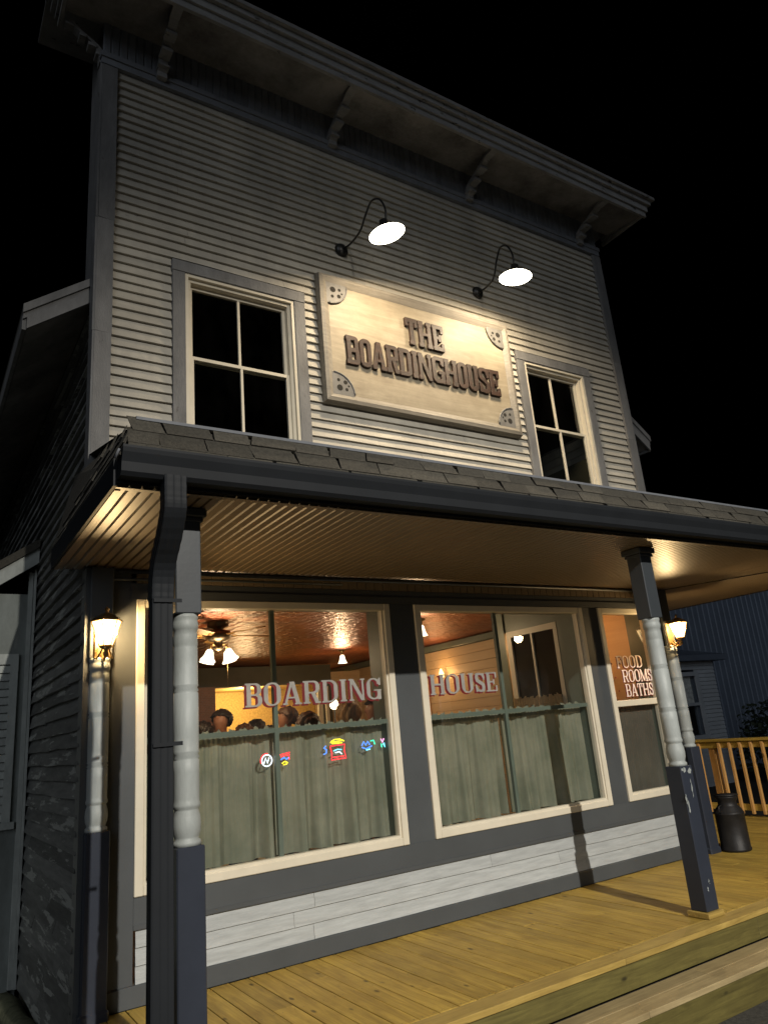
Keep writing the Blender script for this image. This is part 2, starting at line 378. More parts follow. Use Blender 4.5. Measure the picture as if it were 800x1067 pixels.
# ------------------------------------------------------------------ glyphs from distance fields
def glyph_loops(ch, P):
    W = P['W'].get(ch, P['W']['*']); st = P['st']; th = P['th']; sl = P['sl']; ex = P['ex']
    NY = 44; h = 1.0 / NY; pad = 4
    nx = int(math.ceil(W / h)) + 2 * pad; ny = NY + 2 * pad
    X, Y = np.meshgrid((np.arange(nx) - pad + .37) * h, (np.arange(ny) - pad + .37) * h)
    def box(x0, y0, x1, y1): return np.maximum(np.maximum(x0 - X, X - x1), np.maximum(y0 - Y, Y - y1))
    def rb(x0, y0, x1, y1, r):
        cx, cy, hx, hy = (x0 + x1) / 2, (y0 + y1) / 2, (x1 - x0) / 2, (y1 - y0) / 2; r = min(r, hx, hy)
        qx = np.abs(X - cx) - hx + r; qy = np.abs(Y - cy) - hy + r
        return np.hypot(np.maximum(qx, 0), np.maximum(qy, 0)) + np.minimum(np.maximum(qx, qy), 0) - r
    def ring(x0, y0, x1, y1, sx, sy, r):
        return np.maximum(rb(x0, y0, x1, y1, r), -rb(x0 + sx, y0 + sy, x1 - sx, y1 - sy, max(r - (sx + sy) / 2, .02)))
    def seg(ax, ay, bx, by, ra, rb_=None):
        rb_ = ra if rb_ is None else rb_; dx, dy = bx - ax, by - ay
        t = np.clip(((X - ax) * dx + (Y - ay) * dy) / (dx * dx + dy * dy), 0, 1)
        return np.hypot(X - ax - t * dx, Y - ay - t * dy) - (ra + (rb_ - ra) * t)
    def bar(ax, ay, bx, by, w):   # slanted stroke with level ends, w = width along x
        t = (Y - ay) / (by - ay); xc = ax + (bx - ax) * t
        c = abs(by - ay) / math.hypot(bx - ax, by - ay)
        return np.maximum((np.abs(X - xc) - w / 2) * c, np.maximum(min(ay, by) - Y, Y - max(ay, by)))
    U = lambda *a: np.minimum.reduce(a)
    def stem(x): return U(box(x, 0, x + st, 1), box(x - ex, 0, x + st + ex, sl), box(x - ex, 1 - sl, x + st + ex, 1))
    R = P['r']; L0 = ex; xr = W
    if ch == 'I': d = stem((W - st) / 2)
    elif ch == 'H': d = U(stem(ex), stem(W - ex - st), box(ex, .5 - th / 2, W - ex, .5 + th / 2))
    elif ch == 'T': d = U(box(0, 1 - sl, W, 1), box(0, .68, th, 1), box(W - th, .68, W, 1), box((W - st) / 2, 0, (W + st) / 2, 1), box((W - st) / 2 - ex, 0, (W + st) / 2 + ex, sl))
    elif ch in 'EF':
        d = U(stem(ex), box(ex, 1 - sl, W, 1), box(W - th, .70, W, 1), box(ex, .5 - th / 2, W * .78, .5 + th / 2), box(W * .78 - th, .36, W * .78, .64))
        if ch == 'E': d = U(d, box(ex, 0, W, sl), box(W - th, 0, W, .30))
    elif ch == 'O': d = ring(0, 0, W, 1, st, sl, R)
    elif ch == 'D': d = U(box(0, 0, ex + st, sl), box(0, 1 - sl, ex + st, 1), np.maximum(ring(ex - .4, 0, W, 1, st, sl, R), ex - X), box(ex, 0, ex + st, 1))
    elif ch == 'B':
        d = U(box(0, 0, ex + st, sl), box(0, 1 - sl, ex + st, 1), box(ex, 0, ex + st, 1),
              np.maximum(ring(ex - .5, .5 - sl / 2, W - .03, 1, st * .95, sl, R * .7), ex - X), np.maximum(ring(ex - .5, 0, W, .5 + sl / 2, st, sl, R * .7), ex - X))
    elif ch == 'R':
        d = U(stem(ex), np.maximum(ring(ex - .5, .44, W - ex * .5, 1, st * .95, sl, R * .7), ex - X), bar(W * .55, .5, W - ex - st * .4, 0, st), box(W - ex - st, 0, W, sl))
    elif ch == 'A':
        d = U(bar(W / 2 - st * .1, 1, ex + th / 2, 0, th * 1.15), bar(W / 2 + st * .1, 1, W - ex - st / 2, 0, st), box(W * .25, .27, W * .75, .27 + th * .8),
              box(0, 0, 2 * ex + th, sl), box(W - 2 * ex - st, 0, W, sl), box(W / 2 - st * .6, 1 - sl * .7, W / 2 + st * .6, 1))
    elif ch == 'N':
        d = U(box(ex, 0, ex + th, 1), box(W - ex - th, 0, W - ex, 1), bar(ex + st * .4, 1, W - ex - st * .4, 0, st), box(0, 0, 2 * ex + th, sl),
              box(0, 1 - sl, ex + st * .7, 1), box(W - 2 * ex - th, 1 - sl, W, 1))
    elif ch == 'M':
        d = U(box(ex, 0, ex + th, 1), box(W - ex - st, 0, W - ex, 1), bar(ex + st * .3, 1, W * .5, 0.05, st), bar(W - ex - st * .5, 1, W * .5, 0.05, th),
              box(0, 0, 2 * ex + th, sl), box(W - 2 * ex - st, 0, W, sl), box(0, 1 - sl, ex + st * .6, 1), box(W - ex - st, 1 - sl, W, 1))
    elif ch == 'U':
        d = U(np.maximum(ring(ex, 0, W - ex, 1.6, st, sl, R), Y - 1), box(0, 1 - sl, 2 * ex + st, 1), box(W - 2 * ex - st, 1 - sl, W, 1))
    elif ch == 'G':
        g = np.maximum(ring(0, 0, W, 1, st, sl, R), -box(W - st * 1.3, .46, W + .1, .70))
        d = U(g, box(W - st, .0, W, .46), box(W * .52, .46 - sl * .8, W + ex * .5, .46), box(W - th, .66, W, 1))
    elif ch == 'S':
        a = st * .5; b = th * .62
        pts = [(W - b, .74, b), (W * .78, .90, b), (W * .5, 1 - b, b), (W * .2, .91, a * .9), (a, .74, a), (W * .22, .60, a), (W * .5, .50, a * 1.05), (W * .8, .39, a),
               (W - a, .25, a), (W * .78, .09, a * .9), (W * .5, b, b), (W * .22, .10, b), (b, .26, b)]
        d = U(*[seg(p[0], p[1], q[0], q[1], p[2], q[2]) for p, q in zip(pts, pts[1:])], box(W - th, .62, W, .98), box(0, .02, th, .38))
    # marching squares
    inside = d < 0; E = {}; pos = {}
    def ept(a, b):
        k = (a, b) if a < b else (b, a)
        if k not in pos:
            (j0, i0), (j1, i1) = k; va, vb = d[j0, i0], d[j1, i1]; t = va / (va - vb)
            pos[k] = (X[j0, i0] + t * (X[j1, i1] - X[j0, i0]), Y[j0, i0] + t * (Y[j1, i1] - Y[j0, i0]))
        return k
    for j in range(ny - 1):
        for i in range(nx - 1):
            c = [(j, i), (j, i + 1), (j + 1, i + 1), (j + 1, i)]; s_ = [inside[p] for p in c]
            if all(s_) or not any(s_): continue
            cr = []
            for k in range(4):
                if s_[k] != s_[(k + 1) % 4]: cr.append((ept(c[k], c[(k + 1) % 4]), s_[k]))
            outs = [p for p, q in cr if q]; ins = [p for p, q in cr if not q]
            if len(cr) == 2: E[outs[0]] = ins[0]
            else:
                idx = [k for k in range(4) if s_[k] != s_[(k + 1) % 4]]
                for n_, (p, q) in enumerate(cr):
                    if q: E[p] = cr[(n_ - 1) % 4][0]
    loops = []
    while E:
        s0 = next(iter(E)); L = []; k = s0
        while k in E: L.append(pos[k]); k = E.pop(k)
        if len(L) > 6:
            out = []; 
            for q in range(len(L)):       # drop collinear points
                a, b, c = L[q - 1], L[q], L[(q + 1) % len(L)]
                if abs((b[0] - a[0]) * (c[1] - b[1]) - (b[1] - a[1]) * (c[0] - b[0])) > 2e-6: out.append(b)
            loops.append(out)
    return loops, W
def text_mesh(name, s, P, x0, x1, z0, z1, y, depth, mat, parent, bev=0.0, gap=0.08, slant=0.0, arch=None, sidemat=None, jitter=0):
    """block letters standing on the wall plane y, running along x"""
    H = z1 - z0; items = []; tot = 0
    for ch in s:
        if ch == ' ': tot += .4; continue
        lp, W = glyph_loops(ch, P); items.append((lp, tot, W)); tot += W + gap
    tot -= gap; sx = (x1 - x0) / tot
    cu = bpy.data.curves.new(name, 'CURVE'); cu.dimensions = '2D'; cu.fill_mode = 'BOTH'
    cu.extrude = depth / 2; cu.bevel_depth = bev; cu.bevel_resolution = 0
    for lp, off, W in items:
        for L in lp:
            sp = cu.splines.new('POLY'); sp.points.add(len(L) - 1); sp.use_cyclic_u = True
            for k, (a, b) in enumerate(L): sp.points[k].co = ((off + a) * sx, b * H, 0, 1)
    tmp = bpy.data.objects.new(name + '_tmp', cu); col.objects.link(tmp)
    bpy.context.view_layer.update()
    me = bpy.data.meshes.new_from_object(tmp.evaluated_get(bpy.context.evaluated_depsgraph_get()))
    bpy.data.objects.remove(tmp); bpy.data.curves.remove(cu)
    L = wloc(parent) if parent is not None else Vector((0, 0, 0))
    for v in me.vertices:
        a, b, c = v.co; v.co = (x0 + a + b * slant - L[0], y - c - L[1], z0 + b - L[2])
    me.materials.clear(); me.name = name
    return link(name, me, parent, [mat])
WEST = dict(W={'*': .52, 'I': .27, 'O': .46, 'T': .52, 'E': .50, 'N': .60, 'H': .60, 'A': .58, 'G': .54}, st=.15, th=.11, sl=.145, ex=.035, r=.2)
ROMAN = dict(W={'*': .66, 'I': .36, 'O': .68, 'A': .78, 'N': .74, 'H': .78, 'S': .52, 'E': .62, 'F': .60, 'M': .92, 'T': .66, 'D': .70, 'B': .66, 'R': .72, 'U': .74}, st=.17, th=.085, sl=.07, ex=.06, r=.33)
ROMAN_N = dict(ROMAN); ROMAN_N['st'] = .15

# ================================================================== BUILDING
B = empty('storefront_building', (0, 0, 0), 'two storey wooden false front boarding house with cream clapboards and covered porch', 'building')
XR = 6.55; EXPO = 0.0895
GZ = -0.42
# --- front siding above porch
ups = [(0.611, 1.897, 3.6, 5.73), (4.668, 5.895, 3.6, 5.73)]
mb = MB(); clap(mb, 0.115, XR - 0.115, 3.62, 7.63, EXPO, ups); mb.build('clapboard_siding', M['siding'], B)
mb = MB(); mb.box(-0.0, XR, 0.016, 0.12, 5.745, 8.5); mb.box(0, .60, .016, .12, 3.0, 5.745); mb.box(1.905, 4.66, .016, .12, 3.0, 5.745)
mb.box(5.90, XR, .016, .12, 3.0, 5.745); mb.box(.6, 1.905, .016, .12, 3.0, 3.95); mb.box(4.66, 5.9, .016, .12, 3.0, 3.95)
mb.build('wall_sheathing', M['darkwall'], B)
# corner boards
for x0, x1 in ((-0.022, 0.112), (XR - 0.112, XR + 0.022)):
    mb = MB()
    for za, zb in ((3.0, 4.86), (4.864, 5.95), (5.954, 7.62)):
        mb.box(x0, x1, -0.050, 0.014, za, zb, j=0.004)
        side = x0 if x0 < 1 else x1
        mb.box(min(side, side + (-.018 if x0 < 1 else .018)), max(side, side + (-.018 if x0 < 1 else .018)), -0.044, 0.10, za, zb, j=0.002)
    mb.build('corner_board', M['trim_old'], B)
# parapet side walls
for sx in (0, 1):
    mb = MB(); x = 0 if sx == 0 else XR
    mb.box(x - .002 if sx == 0 else x - .03, x + .03 if sx == 0 else x + .002, 0.125, 0.55, 5.0, 8.4); mb.build('parapet_side', M['trim_old'], B)
mb = MB(); mb.box(0.03, XR - .03, .5, .55, 6, 8.4); mb.build('parapet_back', M['darkwall'], B)
# --- frieze + cornice
fr = MB(); x = -0.02
while x < XR + 0.02:
    w = 0.075; x1 = min(x + w, XR + 0.02)
    fr.add([(x, -0.022, 7.76), (x + .012, -0.034, 7.76), (x1 - .012, -0.034, 7.76), (x1, -0.022, 7.76), (x, -0.022, 8.14), (x + .012, -0.034, 8.14), (x1 - .012, -0.034, 8.14), (x1, -0.022, 8.14)],
           [(0, 1, 5, 4), (1, 2, 6, 5), (2, 3, 7, 6)]); x = x1
fr.build('frieze', M['frieze'], B)
M['corn'] = paint('baked_light_cornice_paint', (0.26, 0.26, 0.255), 0.7, 3.5, 0.75, (1, 2, 2), 0.15, flake=(0.05, 0.048, 0.045), flake_lo=0.62, flake_scale=6, bmp=0.8)  # trim copy; the light on the cornice is put into its tone
mb = MB(); mb.box(-.03, XR + .03, -.048, 0.014, 7.632, 7.70); mb.box(-.04, XR + .04, -.062, 0.014, 7.702, 7.758); mb.build('frieze_moulding', M['frieze'], B)
mb = MB()
mb.prism([(-0.60, 8.015), (0.02, 8.135), (0.02, 8.165), (-0.60, 8.045)], 0, -0.36, XR + .36)
mb.build('cornice_soffit', M['soffit_old'], B)
mb = MB()
for (y0, y1, z0, z1) in ((-.635, -.601, 7.985, 8.06), (-.66, -.601, 8.062, 8.15), (-.70, -.601, 8.152, 8.215), (-.745, -.60, 8.217, 8.26)):
    d = -.60 - y0; mb.box(-.36 - d, XR + .36 + d, y0, y1, z0, z1, j=0.002)
    for sx in (0, 1):
        xa = -.36 - d if sx == 0 else XR + .361; xb = -.361 if sx == 0 else XR + .36 + d
        mb.box(xa, xb, y1 + .001, .12, z0 + (.0 if z0 > 8.1 else .03), z1)
mb.box(-.5, XR + .5, -.599, .6, 8.262, 8.29)
mb.build('cornice', M['corn'], B)
def bracket(cx, rot=None):
    T = None
    mb = MB(rot)
    def prof(w, off):
        pts = []
        for i in range(15):
            t = i / 14; z = 7.70 + t * .335; y = -.06 - .50 * (t ** 1.6) - .035 * math.sin(t * 2 * PI * 1.5) - off
            pts.append((y, z))
        back = [(p[0] + .085, p[1] - .0) for p in pts[::-1]]
        return [(a, b) for a, b in pts] + [(min(a, -.036), b) for a, b in back]
    p = prof(.05, 0)
    n = len(p) // 2
    for i in range(n - 1):
        q = [p[i], p[i + 1], p[-2 - i], p[-1 - i]]
        mb.prism(q, 0, cx - .040, cx + .040)
    mb.box(cx - .045, cx + .045, -.10, -.036, 7.68, 7.74); mb.box(cx - .045, cx + .045, -.60, -.48, 7.985, 8.02)
    mb.box(cx - .050, cx + .050, -.27, -.15, 7.83, 7.865); mb.box(cx - .052, cx + .052, -.40, -.30, 7.90, 7.93); mb.box(cx - .052, cx + .052, -.16, -.06, 7.755, 7.78)
    return mb
for cx in (.505, 2.345, 4.25, 6.18): bracket(cx).build('cornice_bracket', M['corn'], B)
rot = Matrix(((0, 1, 0, 0.0), (1, 0, 0, 0), (0, 0, 1, 0), (0, 0, 0, 1))) ; rot = Matrix.Translation((0.02, 0.05, 0)) @ Matrix.Diagonal((0.6, 1, 1, 1)) @ rot
bracket(0, rot).build('cornice_bracket', M['corn'], B)

# --- upstairs windows (double hung)
def upstairs_window(x0, x1):
    wd = MB(); zt = 5.73; zb = 3.95
    c = .112
    wd.box(x0, x0 + c, -.054, .018, zb, zt - c, bev=.003); wd.box(x1 - c, x1, -.054, .018, zb, zt - c, bev=.003)
    wd.box(x0 - .004, x1 + .004, -.060, .018, zt - c + .001, zt, bev=.003)
    w = wd.build('upstairs_window', M['trim_old'], B)
    a, b, t = x0 + c, x1 - c, zt - c
    f = MB()
    for i, (dw, y0, y1) in enumerate(((.030, -.044, .05), (.030, -.012, .07))):
        o = i * .03
        f.box(a + o, a + o + dw, y0, y1, zb, t - o - dw); f.box(b - o - dw, b - o, y0, y1, zb, t - o - dw); f.box(a + o, b - o, y0, y1, t - o - dw + .0005, t - o)
    f.build('frame', M['white'], w)
    s = MB(); ga, gb, gt = a + .06, b - .06, t - .06
    mz = 4.80
    def sash(z0, z1, y):
        s.box(ga, ga + .03, y, y + .03, z0, z1); s.box(gb - .03, gb, y, y + .03, z0, z1)
        s.box(ga + .03, gb - .03, y + .0005, y + .03, z1 - .03, z1); s.box(ga + .03, gb - .03, y + .0005, y + .03, z0, z0 + .04)
        s.box((ga + gb) / 2 - .011, (ga + gb) / 2 + .011, y + .002, y + .028, z0 + .04, z1 - .03)
    sash(mz + .0, gt, .045); sash(4.0, mz + .035, .012)
    s.build('sash', M['white'], w)
    p = MB(); p.quad(ga + .01, gb - .01, .060, mz, gt - .01); p.build('pane', M['upglass'], w); p = MB(); p.quad(ga + .01, gb - .01, .028, 4.02, mz + .02); p.build('pane', M['upglass'], w)
upstairs_window(.611, 1.897); upstairs_window(4.668, 5.895)
# dark upstairs room behind the panes
mb = MB(); mb.box(.1, XR - .1, 3.4, 3.5, 3.0, 7.0); mb.box(.1, XR - .1, .13, 3.5, 2.97, 3.0)
mb.build('upstairs_room', M['darkwall'], B)

# --- roof behind false front, with raked eaves both sides
mb = MB(); ridge_x, ridge_z = XR / 2, 5.43 + .74 * XR / 2 - .0
for sgn in (-1, 1):
    ex_ = ridge_x + sgn * (XR / 2 + .53); ez = 5.43 - .74 * .53
    q = [(ridge_x, ridge_z), (ex_, ez), (ex_, ez - .05), (ridge_x, ridge_z - .05)]
    mb.prism(q, 1, .12, 12.0)
main_roof = mb.build('main_roof', M['shingle'], B)
for sgn in (-1, 1):
    mb = MB()
    for (y0, y1, d0, d1, shr) in ((.080, .118, -.005, .07, .0), (.10, .118, .0705, .12, .004), (.090, .118, .1205, .225, .03)):
        xa = ridge_x + sgn * (XR / 2 + .018); za = 5.43; xb = ridge_x + sgn * (XR / 2 + .53 - shr); zb_ = 5.43 - .74 * (.53 - shr)
        mb.prism([(xa, za - d0), (xb, zb_ - d0), (xb, zb_ - d1), (xa, za - d1)], 1, y0, y1)
    xe = ridge_x + sgn * (XR / 2 + .53)
    mb.box(min(xe, xe - sgn * .03), max(xe, xe - sgn * .03), .121, 12, 5.43 - .74 * .53 - .20, 5.43 - .74 * .53 - .052)
    mb.build('eave_board', M['trim_old'], B)
for sgn in (-1, 1):
    mb = MB(); mb.prism([(ridge_x + sgn * (XR / 2 + .005), 5.43 - .20), (ridge_x + sgn * (XR / 2 + .49), 5.43 - .20 - .74 * .485), (ridge_x + sgn * (XR / 2 + .49), 5.43 - .18 - .74 * .485), (ridge_x + sgn * (XR / 2 + .005), 5.43 - .18)], 1, .122, 12)
    mb.build('eave_soffit', M['soffit_old'], B)

# --- left and right side walls
TL = Matrix(((0, 1, 0, 0), (-1, 0, 0, 0), (0, 0, 1, 0), (0, 0, 0, 1)))   # plane y=0 facing -y  ->  plane x=0 facing -x ; x -> -y
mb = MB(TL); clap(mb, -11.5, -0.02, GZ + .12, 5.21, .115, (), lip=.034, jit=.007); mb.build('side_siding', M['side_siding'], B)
TR = Matrix(((0, -1, 0, XR), (1, 0, 0, 0), (0, 0, 1, 0), (0, 0, 0, 1)))
mb = MB(TR); clap(mb, 0.02, 11.5, GZ + .12, 5.21, .115, (), lip=.02, jit=.003); mb.build('side_siding', M['siding'], B)
mb = MB(); mb.box(.014, .10, .13, 11.5, GZ, 4.86); mb.box(XR - .10, XR - .014, .13, 11.5, GZ, 4.86); mb.box(.014, XR - .014, 11.5, 11.6, GZ, 5.2)
mb.build('side_wall', M['darkwall'], B)
mb = MB(); mb.box(-.025, .10, -.04, .8 * 0 + .1, GZ - .1, 2.9, j=.0); mb.build('corner_board', M['trim'], B)
mb = MB(); mb.box(XR - .10, XR + .025, -.04, .1, GZ - .1, 2.9); mb.build('corner_board', M['trim'], B)

# --- lower storefront: rails, piers, panel
FT = 2.617; FB = 0.65
WIN = [(0.343, 2.587), (2.863, 5.097), (5.348, 6.20)]
mb = MB()
mb.box(.30, 6.40, -.012, .06, FT + .062, 2.80); mb.box(.30, 6.4, -.024, -.0125, FT + .0625, FT + .125)       # head band
mb.box(.101, .343, -.010, .06, 0.13, 2.90 - .001); mb.box(2.587, 2.863, -.010, .06, .451, FT + .0615); mb.box(5.097, 5.348, -.010, .06, .451, FT + .0615)
mb.box(6.20, 6.449, -.010, .06, 0.13, 2.899)
mb.box(.3435, 6.1995, -.0155, .06, .45, FB - .001)
mb.box(.3435, 6.1995, -.022, -.0156, .45, .48)
mb.build('storefront_trim', M['trim'], B)
mb = MB(); mb.box(.101, 6.449, -.030, .06, .0, .129, bev=.006); mb.build('baseboard', M['trim'], B)
mb = MB(); clap(mb, .36, 6.19, .131, .449, .107, (), lip=.014, jit=.001, joints=True); mb.build('base_panel', M['panel'], B)
mb = MB(); x = .30
while x < 6.25:
    mb.box(x + .002, x + .088, -.010, .05, 2.801, 2.898, bev=.003); x += .09
mb.build('bead_strip', M['soffit'], B)
mb = MB(); mb.tube([(.2, -.022, 2.885), (6.5, -.022, 2.885)], .014, 8); mb.build('quarter_round', M['trim'], B)
# conduit feeding the left lamp
mb = MB(); pts = [(.09, -.05, 2.56), (.09, -.05, 2.72)] + [(.09 + .09 * (1 - math.cos(t)), -.05, 2.72 + .10 * math.sin(t)) for t in (.3, .6, .9, 1.2, PI / 2)] + [(1.0, -.05, 2.835), (2.1, -.05, 2.835)]
mb.tube(pts, .011, 8); mb.build('conduit', M['trim'], B)

def big_window(x0, x1, muls, name='shop_window', bottom=FB, meeting=None):
    f = MB(); w = .062
    # stepped moulding: outer and inner bead
    f.box(x0, x0 + w, -.032, .05, bottom, FT + .06, bev=.005); f.box(x1 - w, x1, -.032, .05, bottom, FT + .06, bev=.005)
    f.box(x0 + w, x1 - w, -.030, .05, FT + .06 - w, FT + .06, bev=.005); f.box(x0 + w, x1 - w, -.030, .05, bottom, bottom + w, bev=.005)
    f.box(x0 + w, x0 + w + .02, -.012, .05, bottom + w, FT + .06 - w); f.box(x1 - w - .02, x1 - w, -.012, .05, bottom + w, FT + .06 - w)
    f.box(x0 + w + .02, x1 - w - .02, -.0125, .05, bottom + w, bottom + w + .018)
    win = f.build(name, M['white'], B)
    a, b = x0 + w + .015, x1 - w - .015
    p = MB(); p.quad(a, b, .020, bottom + w, FT + .06 - w); p.build('pane', M['glass'], win)
    j = MB()
    j.box(x0 + w - .02, x0 + w + .012, .051, .26, bottom, FT + .06); j.box(x1 - w - .012, x1 - w + .02, .051, .26, bottom, FT + .06)
    j.box(x0 + w, x1 - w, .051, .26, FT + .03, FT + .06); j.box(x0 + w, x1 - w, .051, .26, bottom, bottom + .05)
    j.build('jamb', M['green'], win)
    return win, a, b
winA, a0, a1 = big_window(*WIN[0], [1.455])
winB, b0, b1 = big_window(*WIN[1], [3.88])
winC, c0, c1 = big_window(*WIN[2], [])
def mullions(win, a, b, mx):
    s = MB(); s.box(mx - .018, mx + .018, .030, .065, FB + .07, FT); s.box(a, mx - .018, .034, .062, 1.635, 1.672); s.box(mx + .018, b, .034, .062, 1.635, 1.672)
    s.build('glazing_bar', M['green'], win)
mullions(winA, a0, a1, 1.455); mullions(winB, b0, b1, 3.88)
s = MB(); s.box(c0 - .005, c1 + .005, -.018, .045, 1.60, 1.665, bev=.004); s.build('meeting_rail', M['white'], winC)
for win, s_, P_, x0, x1, z0, z1, mt in (
        (winA, 'BOARDING', ROMAN, 1.19, 2.45, 1.842, 2.025, 'silver'), (winB, 'HOUSE', ROMAN, 2.985, 3.79, 1.848, 2.030, 'silver'),
        (winC, 'FOOD', ROMAN_N, 5.56, 5.985, 2.010, 2.145, 'paleletter'), (winC, 'ROOMS', ROMAN_N, 5.62, 6.115, 1.855, 1.990, 'paleletter'),
        (winC, 'BATHS', ROMAN_N, 5.635, 6.095, 1.70, 1.835, 'paleletter')):
    o = (-.018, -.013) if mt == 'silver' else (-.008, -.008)
    text_mesh('letter_shadow', s_, P_, x0 + o[0] * 1.2, x1 + o[0] * 1.2, z0 + o[1], z1 + o[1], .0155, .001, M['shadow_red'], win, gap=.07)
    text_mesh('lettering', s_, P_, x0, x1, z0, z1, .0125, .0012, M[mt], win, gap=.07)
for z in (2.06, 1.91, 1.765):
    b_ = MB(); b_.prism([(5.475 + (z < 2) * .03 + (z < 1.8) * .02 + .011 * math.cos(t * PI / 4), z + .011 * math.sin(t * PI / 4)) for t in range(8)], 1, .0125, .0135)
    b_.build('lettering_dot', M['shadow_red'], winC)

# --- pilasters with turned shaft (left and right)
SHAFT = [(0, .90), (.05, .90), (.09, .98), (.10, 1.02), (.16, 1.02)]
def turned_profile(z0, z1, R):
    L = z1 - z0; P = []
    def a(t, r): P.append((r * R, z0 + t * L))
    a(0, 1.0); a(.018, 1.0); a(.026, .84); a(.036, .86); a(.055, .98); a(.085, 1.02); a(.115, .98); a(.142, .86); a(.148, .86); a(.155, .97); a(.167, .99); a(.178, .93)
    a(.19, .93); a(.30, .94); a(.350, .945); a(.355, .86); a(.362, .97); a(.376, .86); a(.384, .97); a(.390, .92)
    a(.45, .94); a(.640, .95); a(.645, .86); a(.652, .97); a(.666, .86); a(.674, .97); a(.680, .93); a(.80, .93)
    a(.845, .93); a(.852, .90); a(.86, .95); a(.90, .93); a(.925, .90); a(.93, .97); a(.95, 1.02); a(.965, .97); a(.975, .93); a(.985, 1.0); a(1, 1.0)
    return P
def pilaster(cx):
    m_ = MB(); m_.lathe(turned_profile(1.10, 2.24, .072), cx, -.045, 28)
    o = m_.build('pilaster', M['post_shaft'], B); L = o
    q = MB(); q.box(cx - .078, cx + .078, -.118, -.0415, .02, 1.10, bev=.006); q.build('base_block', M['post_box'], o)
    q = MB(); q.box(cx - .09, cx + .09, -.13, -.0425, -.02, .06, bev=.012); q.build('plinth', M['post_box'], o)
    q = MB(); q.box(cx - .078, cx + .078, -.075, -.0415, 2.24, 2.90, bev=.005); q.build('head_block', M['trim'], o)
pilaster(.085); pilaster(XR - .085)
# --- porch posts
def porch_post(cx, cy, lean=0.0):
    m_ = MB(); m_.lathe(turned_profile(1.10, 2.30, .073), cx, cy, 32)
    o = m_.build('porch_post', M['post_shaft'], B)
    q = MB(); h = .074
    q.box(cx - h, cx + h, cy - h, cy + h, .045, 1.10, bev=.006); q.build('base_block', M['post_box'], o)
    q = MB(); q.box(cx - h, cx + h, cy - h, cy + h, 2.30, 2.91, bev=.006); q.build('head_block', M['post_top'], o)
    q = MB()
    for i, (z0, z1, g) in enumerate(((2.72, 2.745, .012), (2.746, 2.78, .022), (2.781, 2.80, .036))):
        pass
    q.box(cx - h - .012, cx + h + .012, cy - h - .012, cy + h + .012, 2.835, 2.86, bev=.004); q.box(cx - h - .03, cx + h + .03, cy - h - .03, cy + h + .03, 2.861, 2.912, bev=.008)
    q.build('capital', M['post_top'], o)
    q = MB(); q.box(cx - .097, cx + .097, cy - .097, cy + .097, .003, .044, bev=.004); q.build('footing', M['deckx'], o)
    return o
porch_post(.235, -1.50)
pr_ = porch_post(4.285, -1.50)
# peeled paint patches on the right post
for (x, z, w, hh) in ((-.074, .86, .012, .10), (-.06, .80, .014, .16), (.02, .93, .007, .16), (-.03, 1.07, .02, .05), (.03, 1.06, .03, .05), (-.05, 1.075, .03, .03), (.01, .25, .008, .05), (-.02, .2, .008, .04)):
    q = MB(); pts = [(4.285 + x + w * rnd.uniform(.35, 1) * math.cos(t) + .004 * math.sin(t * 5 + x * 50), z + hh * .5 * rnd.uniform(.55, 1) * math.sin(t)) for t in [k * 2 * PI / 15 for k in range(15)]]
    q.prism(pts, 1, -1.5765, -1.5745)
    q.build('peeled_patch', M['post_shaft'], pr_)

# --- porch roof
GX0, GX1 = -.225, 8.45; GY = -1.96; SF = 2.93
PRT = 2.915
roof = MB()
tx0, ty, tz = -.11, -1.79, 3.335
roof.add([(tx0 + .0, ty, tz - .02), (GX1 - .1, ty, tz - .02), (GX1 - .1, .016, 3.80), (-.03, .016, 3.80)], [(0, 1, 2, 3)])
roof.add([(GX0 + .01, GY + .03, 3.04), (GX1 - .01, GY + .03, 3.04), (GX1 - .1, ty, tz - .03), (tx0, ty, tz - .03)], [(0, 1, 2, 3)])
roof.add([(GX0 + .01, GY + .03, 3.04), (tx0, ty, tz - .03), (-.03, .5, 3.80), (GX0 + .01, .5, 3.04)], [(0, 1, 2, 3)])
roof.add([(GX1 - .01, GY + .03, 3.04), (GX1 - .1, ty, tz - .03), (GX1 - .1, 3.0, 3.80), (GX1 - .01, 3.0, 3.04)], [(0, 3, 2, 1)])
roof.add([(XR + .03, .0, 3.80), (GX1 - .1, .0, 3.80), (GX1 - .1, 3.0, 3.80), (XR + .03, 3.0, 3.80)], [(0, 1, 2, 3)])
proof = roof.build('porch_roof', M['shingle'], B)
sh = MB()
